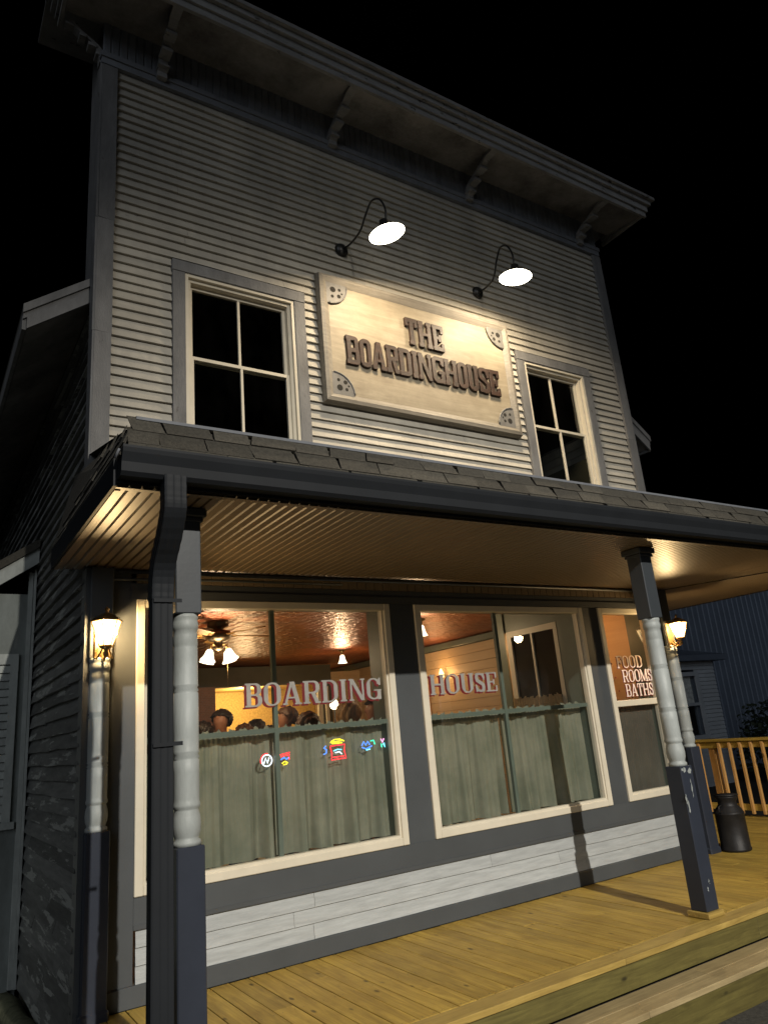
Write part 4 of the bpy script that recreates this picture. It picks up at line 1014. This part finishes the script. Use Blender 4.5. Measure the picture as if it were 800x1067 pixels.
def wall_sconce(x, y, z, label, e=5):
    G = empty('wall_sconce', (x, y, z), label, 'wall lamp', 'little candle lamps on the inner walls')
    q = MB(); q.lathe([(.001, -.05), (.03, -.045), (.03, .045), (.001, .05)], 0, 0, 12); 
    q = MB(); q.box(x - .012, x, y - .03, y + .03, z - .10, z + .02, bev=.004); q.tube([(x - .01, y, z - .08), (x - .06, y, z - .10), (x - .09, y, z - .06), (x - .09, y, z - .03)], .006, 6); q.build('arm', M['brass'], G)
    q = MB(); q.lathe([(.012, z - .03), (.04, z - .01), (.045, z + .03), (.022, z + .09), (.012, z + .12)], x - .09, y, 16); q.build('glass_chimney', M['sconceglow'], G)
    L = light('sconce_light', 'POINT', (x - .16, y, z + .05), e, (1, .55, .22), shadow_soft_size=.05); L.parent = G; L.location = Vector(L.location) - Vector(G.location)
wall_sconce(6.40, 4.25, 2.33, 'candle style wall lamp glowing on cream boards above the word HOUSE', 10)
G = empty('candle_lamp', (3.877, 3.5, 2.0), 'bright small globe lamp glowing between the heads and the letters DI', 'lamp')
q = MB(); q.lathe([(.02, 1.90), (.05, 1.92), (.06, 1.96), (.045, 2.01), (.02, 2.04)], 3.877, 3.5, 16); q.build('globe', M['opal'], G)
q = MB(); q.tube([(3.877, 3.5, 1.90), (3.877, 3.5, .06)], .012, 8); q.lathe([(.14, .052), (.12, .07), (.02, .08)], 3.877, 3.5, 20); q.build('stand', M['lamp_metal'], G)
L = light('globe_light', 'POINT', (3.877, 3.42, 2.06), 6, (1, .68, .38), shadow_soft_size=.05); L.parent = G; L.location = Vector(L.location) - Vector(G.location)
def picture(x, y0, y1, z0, z1, label, lines=True):
    G = empty('framed_picture', (x, (y0 + y1) / 2, z0), label, 'picture')
    q = MB(); w = .045
    q.box(x - .03, x, y0, y0 + w, z0, z1, bev=.005); q.box(x - .03, x, y1 - w, y1, z0, z1, bev=.005); q.box(x - .029, x, y0 + w, y1 - w, z1 - w, z1, bev=.005); q.box(x - .029, x, y0 + w, y1 - w, z0, z0 + w, bev=.005)
    q.build('frame', M['railwood'], G)
    q = MB(); q.box(x - .012, x - .002, y0 + w, y1 - w, z0 + w, z1 - w); q.build('picture_sheet', M['medal'], G)
    q = MB(); q.quadx(x - .016, y0 + w, y1 - w, z0 + w, z1 - w); q.build('glass', M['glass'], G)
picture(6.402, 4.75, 5.60, 1.40, 2.25, 'large wooden framed picture on cream wall behind the letters HOUSE')
G = empty('framed_picture', (6.05, 6.98, 1.9), 'small dark framed picture on the far cream wall', 'picture')
q = MB(); q.box(5.93, 6.17, 6.98, 7.005, 1.80, 2.10, bev=.006); q.build('frame', M['lamp_metal'], G)
q = MB(); q.box(5.96, 6.14, 6.975, 6.979, 1.83, 2.07); q.build('picture_sheet', M['ltcloth'], G)
light('back_room_light', 'POINT', (4.4, 8.0, 2.35), 70, (1, .72, .36), shadow_soft_size=.15)
L = light('vestibule_light', 'POINT', (5.62, .95, 2.50), 20, (1, .50, .20), shadow_soft_size=.05)
# the bulb that lights the vestibule
G = empty('vestibule_bulb', (5.62, .95, 2.88), 'small warm bulb inside the doorway behind the narrow window', 'lamp')
q = MB(); q.lathe([(.001, 2.60), (.025, 2.61), (.032, 2.64), (.02, 2.68), (.014, 2.70)], 5.62, .95, 14); q.build('bulb', M['sconceglow'], G)
q = MB(); q.lathe([(.03, 2.70), (.05, 2.72), (.05, 2.879)], 5.62, .95, 16); q.build('holder', M['brass'], G)

# ================================================================== PEOPLE
def person(x, y, face, H, hair, cloth, label, longhair=False, hatless=True, group='people inside the left window'):
    base = Vector((x, y, .052)); c, s_ = math.cos(face), math.sin(face)   # face = heading angle, +x = 0
    def P(f, l, z): return (base.x + c * f * H - s_ * l * H, base.y + s_ * f * H + c * l * H, base.z + z * H)
    V = []; E_ = []; RR = []
    def add(p, r, par=None):
        V.append(p); RR.append(r if isinstance(r, tuple) else (r, r))
        if par is not None: E_.append((par, len(V) - 1))
        return len(V) - 1
    h = H
    pel = add(P(0, 0, .52), (.095 * h, .07 * h))
    wst = add(P(0, 0, .61), (.08 * h, .06 * h), pel); ch = add(P(.005, 0, .72), (.10 * h, .068 * h), wst); sh1 = add(P(0, 0, .805), (.085 * h, .05 * h), ch)
    nk = add(P(.005, 0, .86), .033 * h, sh1); jw = add(P(.02, 0, .895), .043 * h, nk); sk = add(P(.008, 0, .945), .056 * h, jw); tp = add(P(0, 0, .975), .040 * h, sk)
    for sd in (-1, 1):
        hp = add(P(0, sd * .055, .48), .055 * h, pel); kn = add(P(.01, sd * .06, .28), .037 * h, hp); an = add(P(0, sd * .06, .045), .024 * h, kn); add(P(.075, sd * .065, .02), .02 * h, an)
        so = add(P(0, sd * .105, .80), .036 * h, sh1); el = add(P(-.01, sd * .135, .63), .027 * h, so); wr = add(P(.07, sd * .12, .50), .018 * h, el); pa = add(P(.10, sd * .115, .465), .017 * h, wr)
        for q_ in range(3): add(P(.12 + .004 * q_, sd * (.105 + .012 * q_), .425), .008, pa)
    me = bpy.data.meshes.new('person'); me.from_pydata(V, E_, []); me.update()
    tmp = bpy.data.objects.new('tmp', me); col.objects.link(tmp)
    tmp.modifiers.new('s', 'SKIN'); sv = me.skin_vertices[0].data
    for i, r in enumerate(RR): sv[i].radius = r
    sv[0].use_root = True
    sub = tmp.modifiers.new('u', 'SUBSURF'); sub.levels = 2; sub.render_levels = 2
    bpy.context.view_layer.update()
    m2 = bpy.data.meshes.new_from_object(tmp.evaluated_get(bpy.context.evaluated_depsgraph_get())); bpy.data.objects.remove(tmp)
    m2.materials.clear(); m2.materials.append(M['skin']); m2.materials.append(cloth); m2.materials.append(M['dkcloth'])
    fx = Vector((c, s_, 0)); hc = Vector(P(.008, 0, .935))
    for v in m2.vertices:   # nose, brow and eye sockets
        d = v.co - hc; f = d.dot(fx); l = d.dot(Vector((-s_, c, 0)))
        if f > .02 * h:
            if abs(l) < .012 * h and -.025 * h < d.z < .005 * h: v.co += fx * .014 * h
            if .012 * h < abs(l) < .03 * h and abs(d.z - .004 * h) < .010 * h: v.co -= fx * .006 * h
    for p in m2.polygons:
        p.use_smooth = True; z = (p.center.z - base.z) / H
        l = abs((p.center - base).dot(Vector((-s_, c, 0)))) / H
        p.material_index = 0 if z > .835 or (z < .52 and l > .085) else (1 if z > .50 else 2)
    o = link('person', m2); o['label'] = label; o['category'] = 'person'; o['group'] = group
    if group is None: del o['group']
    # hair: shell over the skull, open at the face
    q = bmesh.new(); bmesh.ops.create_icosphere(q, subdivisions=4, radius=1.0); r2 = random.Random(int(x * 100))
    kill = []
    for v in q.verts:
        f, l, z = v.co.x, v.co.y, v.co.z
        if f > .58 and z < .38: kill.append(v)
        elif z < (-1.3 if longhair else -.75) : kill.append(v)
        elif z < .0 and f > .25 and not longhair: kill.append(v)
    bmesh.ops.delete(q, geom=kill, context='VERTS')
    for v in q.verts:
        f, l, z = v.co.x, v.co.y, v.co.z; n_ = 1.03 + .07 * math.sin(f * 9 + l * 7 + z * 5 + x * 9) + .05 * math.sin(l * 23 + f * 17 + y * 7) + r2.uniform(-.045, .045)
        if longhair and z < 0: z = z * 2.2; f = f * .8 - .12; l *= 1.12
        w = Vector(P(-.002, 0, .943)); a = .064 * h * n_
        v.co = w + Vector((c * f - s_ * l, s_ * f + c * l, 0)) * a + Vector((0, 0, z * .060 * h * n_))
    mh = bpy.data.meshes.new('hair'); q.to_mesh(mh); q.free()
    for p in mh.polygons: p.use_smooth = True
    ho = link('hair', mh, o, [hair])
    sd = ho.modifiers.new('solid', 'SOLIDIFY'); sd.thickness = .006
    return o
# ray helper: place so that the head top falls at a pixel of the wanted depth
people = [
    (1.93, 3.2, 2.6, 1.80, 'hair_dk', 'dkcloth', 'person with short dark hair, leftmost of the heads above the curtain', False),
    (2.17, 3.2, -2.5, 1.92, 'hair_dk', 'dkcloth', 'tall person with dark hair facing the street beside the brick column', False),
    (2.45, 3.2, 2.0, 1.74, 'hair_br', 'ltcloth', 'person with brown hair and pale top, left of the glazing bar', False),
    (2.78, 3.6, 1.2, 1.79, 'hair_dk', 'dkcloth', 'dark haired person with back turned, under the letter B', False),
    (2.52, 2.6, .2, 1.68, 'hair_dk', 'dkcloth', 'person with black hair half hidden by the curtain under the letter O', False),
    (2.66, 2.4, 2.9, 1.87, 'hair_br', 'rose', 'person in rose top just right of the glazing bar', False),
    (2.62, 1.8, 1.0, 1.78, 'hair_br', 'rose', 'person with bushy brown hair seen from behind under the letter A', True),
    (3.24, 2.0, 1.3, 1.89, 'hair_bl', 'ltcloth', 'person with long blond hair seen from behind under the letters IN', True),
    (3.45, 1.75, 3.0, 1.88, 'hair_dk', 'dkcloth', 'dark haired person facing left under the letter G', False)]
for (x, y, fc, H, hr, cl, lab, lh) in people: person(x, y, fc, H, M[hr], M[cl], lab, lh)

# ================================================================== DECK
D = empty('porch_deck', (4, -.8, 0), 'yellow pressure treated wooden porch deck with two front steps', 'deck')
DX0, DX1 = .02, 9.0; DY = -1.70
q = MB(); x = DX0
while x < DX1:
    w = .139; yb = 0.0 if x < XR + .02 else 2.4
    cut = rnd.uniform(-1.3, -.3) if rnd.random() < .12 else None
    ys = [DY + .146, cut, yb - .031 if yb == 0 else yb] if cut else [DY + .146, yb - .031 if yb == 0 else yb]
    for y0, y1 in zip(ys, ys[1:]): q.box(x + .003, x + w - .003, y0 + .001, y1 - .001, -.036 + rnd.uniform(-.0012, .0012), rnd.uniform(-.0015, .0015), bev=.0025)
    x += w
q.build('deck_boards', M['deck'], D)
q = MB(); x = DX0 - .02
for L_ in (3.1, 3.0, 3.0):
    q.box(x + .001, x + L_ - .001, DY - .012, DY + .142, -.036, .001, bev=.003); x += L_
q.build('edge_board', M['deckx'], D)
q = MB(); x = DX0
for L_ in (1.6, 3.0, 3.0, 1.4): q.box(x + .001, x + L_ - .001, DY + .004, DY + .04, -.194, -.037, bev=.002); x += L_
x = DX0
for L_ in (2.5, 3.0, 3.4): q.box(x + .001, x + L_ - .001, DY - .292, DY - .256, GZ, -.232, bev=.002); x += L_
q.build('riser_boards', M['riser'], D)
q = MB()
for i in range(2):
    x = DX0
    for L_ in ((2.9, 3.2, 2.7), (3.7, 2.9, 2.3))[i]:
        q.box(x + .001, x + L_ - .001, DY - .30 + i * .146, DY - .157 + i * .146 - (.0 if i == 0 else .004), -.231, -.195, bev=.003); x += L_
q.build('step_tread', M['tread'], D)
q = MB(); q.box(DX0 + .05, DX1, DY + .05, -.05, GZ - .05, -.04); q.box(DX0 + .05, DX1, DY - .25, DY + .04, GZ - .05, -.235); q.box(XR + .05, DX1, -.05, 2.35, GZ - .05, -.04); q.build('deck_framing', M['hole'], D)

# screws along the deck edge
q = MB()
x = DX0
while x < 7:
    for yy in (DY + .17, -.06, -.85):
        for o_ in (.03, .11): q.lathe([(.0001, .0026), (.0042, .0024)], x + o_, yy, 6, caps=False)
    x += .139
q.build('screw_heads', M['lamp_metal'], D)

# railing
RX = 8.93
R0 = empty('deck_railing', (RX, .5, 0), 'honey coloured wooden deck railing with square balusters behind the milk can', 'railing')
q = MB(); q.box(RX - .075, RX + .075, -1.75, 2.35, 1.0, 1.036, bev=.004); q.build('top_rail', M['railwoody'] if 'railwoody' in M else M['deck'], R0)
q = MB(); q.box(RX - .03, RX + .008, -1.7, 2.30, .91, .998, bev=.003); q.box(RX - .03, RX + .008, -1.7, 2.3, .08, .165, bev=.003); q.build('side_rail', M['deck'], R0)
for y in (-1.55, 1.42, 2.32):
    q = MB(); q.box(RX + .009, RX + .098, y - .045, y + .045, .001, .999, bev=.004); q.build('rail_post', M['railwood'], R0)
y = -1.4
while y < 2.3:
    if abs(y - 1.42) > .08:
        q = MB(); q.box(RX - .068, RX - .031, y - .019, y + .019, .04, .985, bev=.003); q.build('baluster', M['railwood'], R0)
    y += .165

# milk can
K = empty('milk_can', (6.70, -.21, 0), 'old black metal milk can standing on the deck behind the right post', 'milk can')
kx, ky = 6.70, -.21
q = MB(); q.lathe([(.150, .002), (.158, .01), (.158, .03), (.152, .035), (.152, .37), (.156, .375), (.156, .39), (.150, .395), (.135, .425), (.108, .455), (.098, .47), (.098, .505), (.12, .545), (.124, .555), (.11, .556), (.09, .50), (.001, .50)], kx, ky, 36, caps=False)
q.build('body', M['can'], K)
q = MB(); q.lathe([(.001, .53), (.088, .53), (.092, .56), (.126, .562), (.13, .572), (.001, .585)], kx, ky, 32, caps=False); q.build('lid', M['can'], K)
for s_ in (-1, 1):
    q = MB(); q.tube([(kx + s_ * .145, ky, .39), (kx + s_ * .175, ky, .42), (kx + s_ * .165, ky, .46), (kx + s_ * .105, ky, .475)], .008, 8); q.build('handle', M['can'], K)

# ================================================================== LEFT WING
WG = empty('side_wing', (-1.5, 2.5, GZ), 'grey green lean-to wing with boarded front at the left edge', 'building')
wx1 = -.03
q = MB(); q.box(-2.6, wx1 - .07, 2.5, 2.56, GZ, 3.2); q.box(-2.6, wx1, 2.561, 6, GZ, 2.6); q.build('wall', M['wing'], WG)
q = MB(); q.box(wx1 - .07, wx1 - .028, 2.465, 2.52, GZ + .1, 3.42, j=.004); q.box(wx1 - .026, wx1, 2.452, 2.51, GZ + .1, 3.45, j=.004); q.build('corner_trim', M['winglite'], WG)
q = MB()
s_ = .82
q.prism([(wx1 + .0, 3.66), (wx1, 3.50), (wx1 - 2.6, 3.50 - 2.6 * .7), (wx1 - 2.6, 3.66 - 2.6 * .7)], 1, 2.36, 2.40); q.build('rake_board', M['winglite'], WG)
q = MB(); q.prism([(wx1 + .0, 3.75), (wx1, 3.661), (wx1 - 2.6, 3.661 - 2.6 * .7), (wx1 - 2.6, 3.75 - 2.6 * .7)], 1, 2.33, 6.0); q.build('roof', M['shingle'], WG)
# window with slats in the wing front
q = MB(); q.box(-.62, -.53, 2.47, 2.4995, 1.05, 2.60); q.box(-.225, -.155, 2.47, 2.4995, 1.05, 2.60); q.box(-.53, -.225, 2.47, 2.4995, 2.50, 2.60); q.box(-.66, -.12, 2.45, 2.4995, 1.0, 1.06); sw = q.build('shutter', M['winglite'], WG)
q = MB(); z = 1.07
while z < 2.48: q.add([(-.53, 2.47, z), (-.225, 2.47, z), (-.225, 2.492, z + .07), (-.53, 2.492, z + .07)], [(0, 1, 2, 3)]); z += .075
q.build('slats', M['winglite'], sw)

# stone edging by the side wall
q = MB(); pts = [(-.30 + .06 * math.sin(t * 3), 2.3 - t * 2.7, GZ + .05) for t in [k / 12 for k in range(13)]]
q.tube([(p[0] + .15, p[1], p[2]) for p in pts], [.09 + .015 * math.sin(k * 1.7) for k in range(13)], 10); o = q.build('stone_edging', M['stone']); tag(o, 'low mossy stone edging lying along the foot of the left wall', 'edging')

# ================================================================== NEIGHBOUR
NB = empty('neighbour_building', (17, 7, GZ), 'blue grey metal sided building beyond the deck railing at right', 'building')
q = MB(); x = 14.0
while x < 34:
    q.add([(x, 8.0, GZ), (x + .20, 8.0, GZ), (x + .22, 7.975, GZ), (x + .25, 7.975, GZ), (x + .27, 8.0, GZ), (x, 8.0, 6.2), (x + .20, 8.0, 6.2), (x + .22, 7.975, 6.2), (x + .25, 7.975, 6.2), (x + .27, 8.0, 6.2)],
          [(i, i + 1, i + 6, i + 5) for i in range(4)]); x += .27
q.box(14, 34, 8.01, 14, GZ, 6.2); q.build('wall', M['neigh'], NB)
q = MB(Matrix.Translation((0, 6.2, 0))); clap(q, 12.8, 16.55, GZ, 2.55, .10, ((14.72, 15.72, .75, 2.30),), joints=False); q.build('bump_siding', M['neighsid'], NB)
q = MB(); q.box(12.8, 16.6, 6.23, 8.0, GZ, .7); q.box(12.8, 14.7, 6.23, 6.4, .7, 2.55); q.box(15.74, 16.6, 6.23, 6.4, .7, 2.55); q.box(16.55, 16.60, 6.18, 7.97, GZ, 2.55); q.box(14.7, 15.74, 6.9, 7.0, .7, 2.55); q.build('bump_wall', M['neigh'], NB)
q = MB(); q.box(12.6, 16.95, 5.95, 7.97, 2.56, 2.70); q.prism([(5.95, 2.701), (7.97, 2.701), (7.97, 3.1)], 0, 12.6, 16.95); q.build('bump_roof', M['neigh'], NB)
q = MB(); q.box(14.62, 14.74, 6.15, 6.2, .68, 2.30); q.box(15.70, 15.82, 6.15, 6.2, .68, 2.30); q.box(14.74, 15.70, 6.15, 6.2, 2.2, 2.30); q.box(14.74, 15.70, 6.15, 6.2, .68, .78); q.box(14.74, 15.7, 6.17, 6.215, 1.48, 1.55)
nw = q.build('window', M['neighsid'], NB)
q = MB(); q.quad(14.74, 15.70, 6.24, .78, 2.2); q.build('pane', M['glass'], nw)
q = MB(); q.box(14.76, 15.60, 6.26, 6.27, 1.50, 2.2); q.build('lace', M['lace'], nw)
# shrub
def shrub(cx, cy, cz, rx, rz, n_, label):
    q = MB(); r = random.Random(5); 
    for k in range(n_):
        while True:
            a, b, c_ = r.uniform(-1, 1), r.uniform(-1, 1), r.uniform(-.7, 1)
            d = a * a + b * b + c_ * c_
            if .25 < d < 1 + .35 * math.sin(a * 5 + c_ * 4): break
        p = Vector((cx + a * rx, cy + b * rx, cz + c_ * rz)); u = Vector((r.gauss(0, 1), r.gauss(0, 1), r.gauss(0, 1))).normalized(); v = u.orthogonal().normalized(); s_ = r.uniform(.05, .10)
        q.add([p - u * s_, p + v * s_ * .5, p + u * s_, p - v * s_ * .5], [(0, 1, 2, 3)])
    G = empty('shrub', (cx, cy, GZ), label, 'shrub'); q.build('foliage', M['leaf'], G)
    q = MB()
    for k in range(6): q.tube([(cx + r.uniform(-.1, .1), cy, GZ), (cx + r.uniform(-.5, .5) * rx, cy + r.uniform(-.3, .3), cz)], [.03, .012], 6)
    q.build('stem', M['letter'], G)
shrub(16.9, 4.6, .55, 1.35, .95, 2600, 'dark rounded shrub behind the railing in front of the blue wall')

# ================================================================== GROUND
q = MB(); q.add([(-60, -60, GZ), (80, -60, GZ), (80, 80, GZ), (-60, 80, GZ)], [(0, 1, 2, 3)]); o = q.build('ground', M['ground']); tag(o, kind='structure', label='dark gravel ground around the building')

# ================================================================== LIGHTS / WORLD
w = bpy.data.worlds.new('World'); scn.world = w; w.use_nodes = True; nt = w.node_tree
sky = nt.nodes.new('ShaderNodeTexSky'); sky.sky_type = 'NISHITA'; sky.sun_disc = False; sky.sun_elevation = math.radians(-9); sky.sun_rotation = math.radians(190)
bg = nt.nodes['Background']; nt.links.new(sky.outputs[0], bg.inputs[0]); bg.inputs[1].default_value = 0.05
# weak moonlight
src = Vector((1.0, -19.0, 11.0)); tgt = Vector((3.2, -1.0, .6))
d = tgt - src
sun = light('moonlight', 'SUN', (0, -10, 12), .42, (.86, .92, 1.0), angle=math.radians(35)); sun.rotation_euler = Vector((1.0, 1, -.45)).to_track_quat('-Z', 'Y').to_euler()
st = light('street_light', 'SPOT', src, 21500, (1.0, .94, .84), spot_size=math.radians(51), spot_blend=1.0, shadow_soft_size=.11)
st.rotation_euler = Vector((.12, 1, -.75)).to_track_quat('-Z', 'Y').to_euler()
for o in scn.objects:
    if o.type == 'LIGHT': o['kind'] = 'structure' if False else o.get('kind', 'light')

scn.view_settings.view_transform = 'Standard'; scn.view_settings.look = 'None'; scn.view_settings.exposure = 0
scn.render.engine = 'CYCLES'; scn.cycles.use_denoising = True; scn.cycles.max_bounces = 6; scn.cycles.transparent_max_bounces = 12
scn.cycles.sample_clamp_indirect = 4
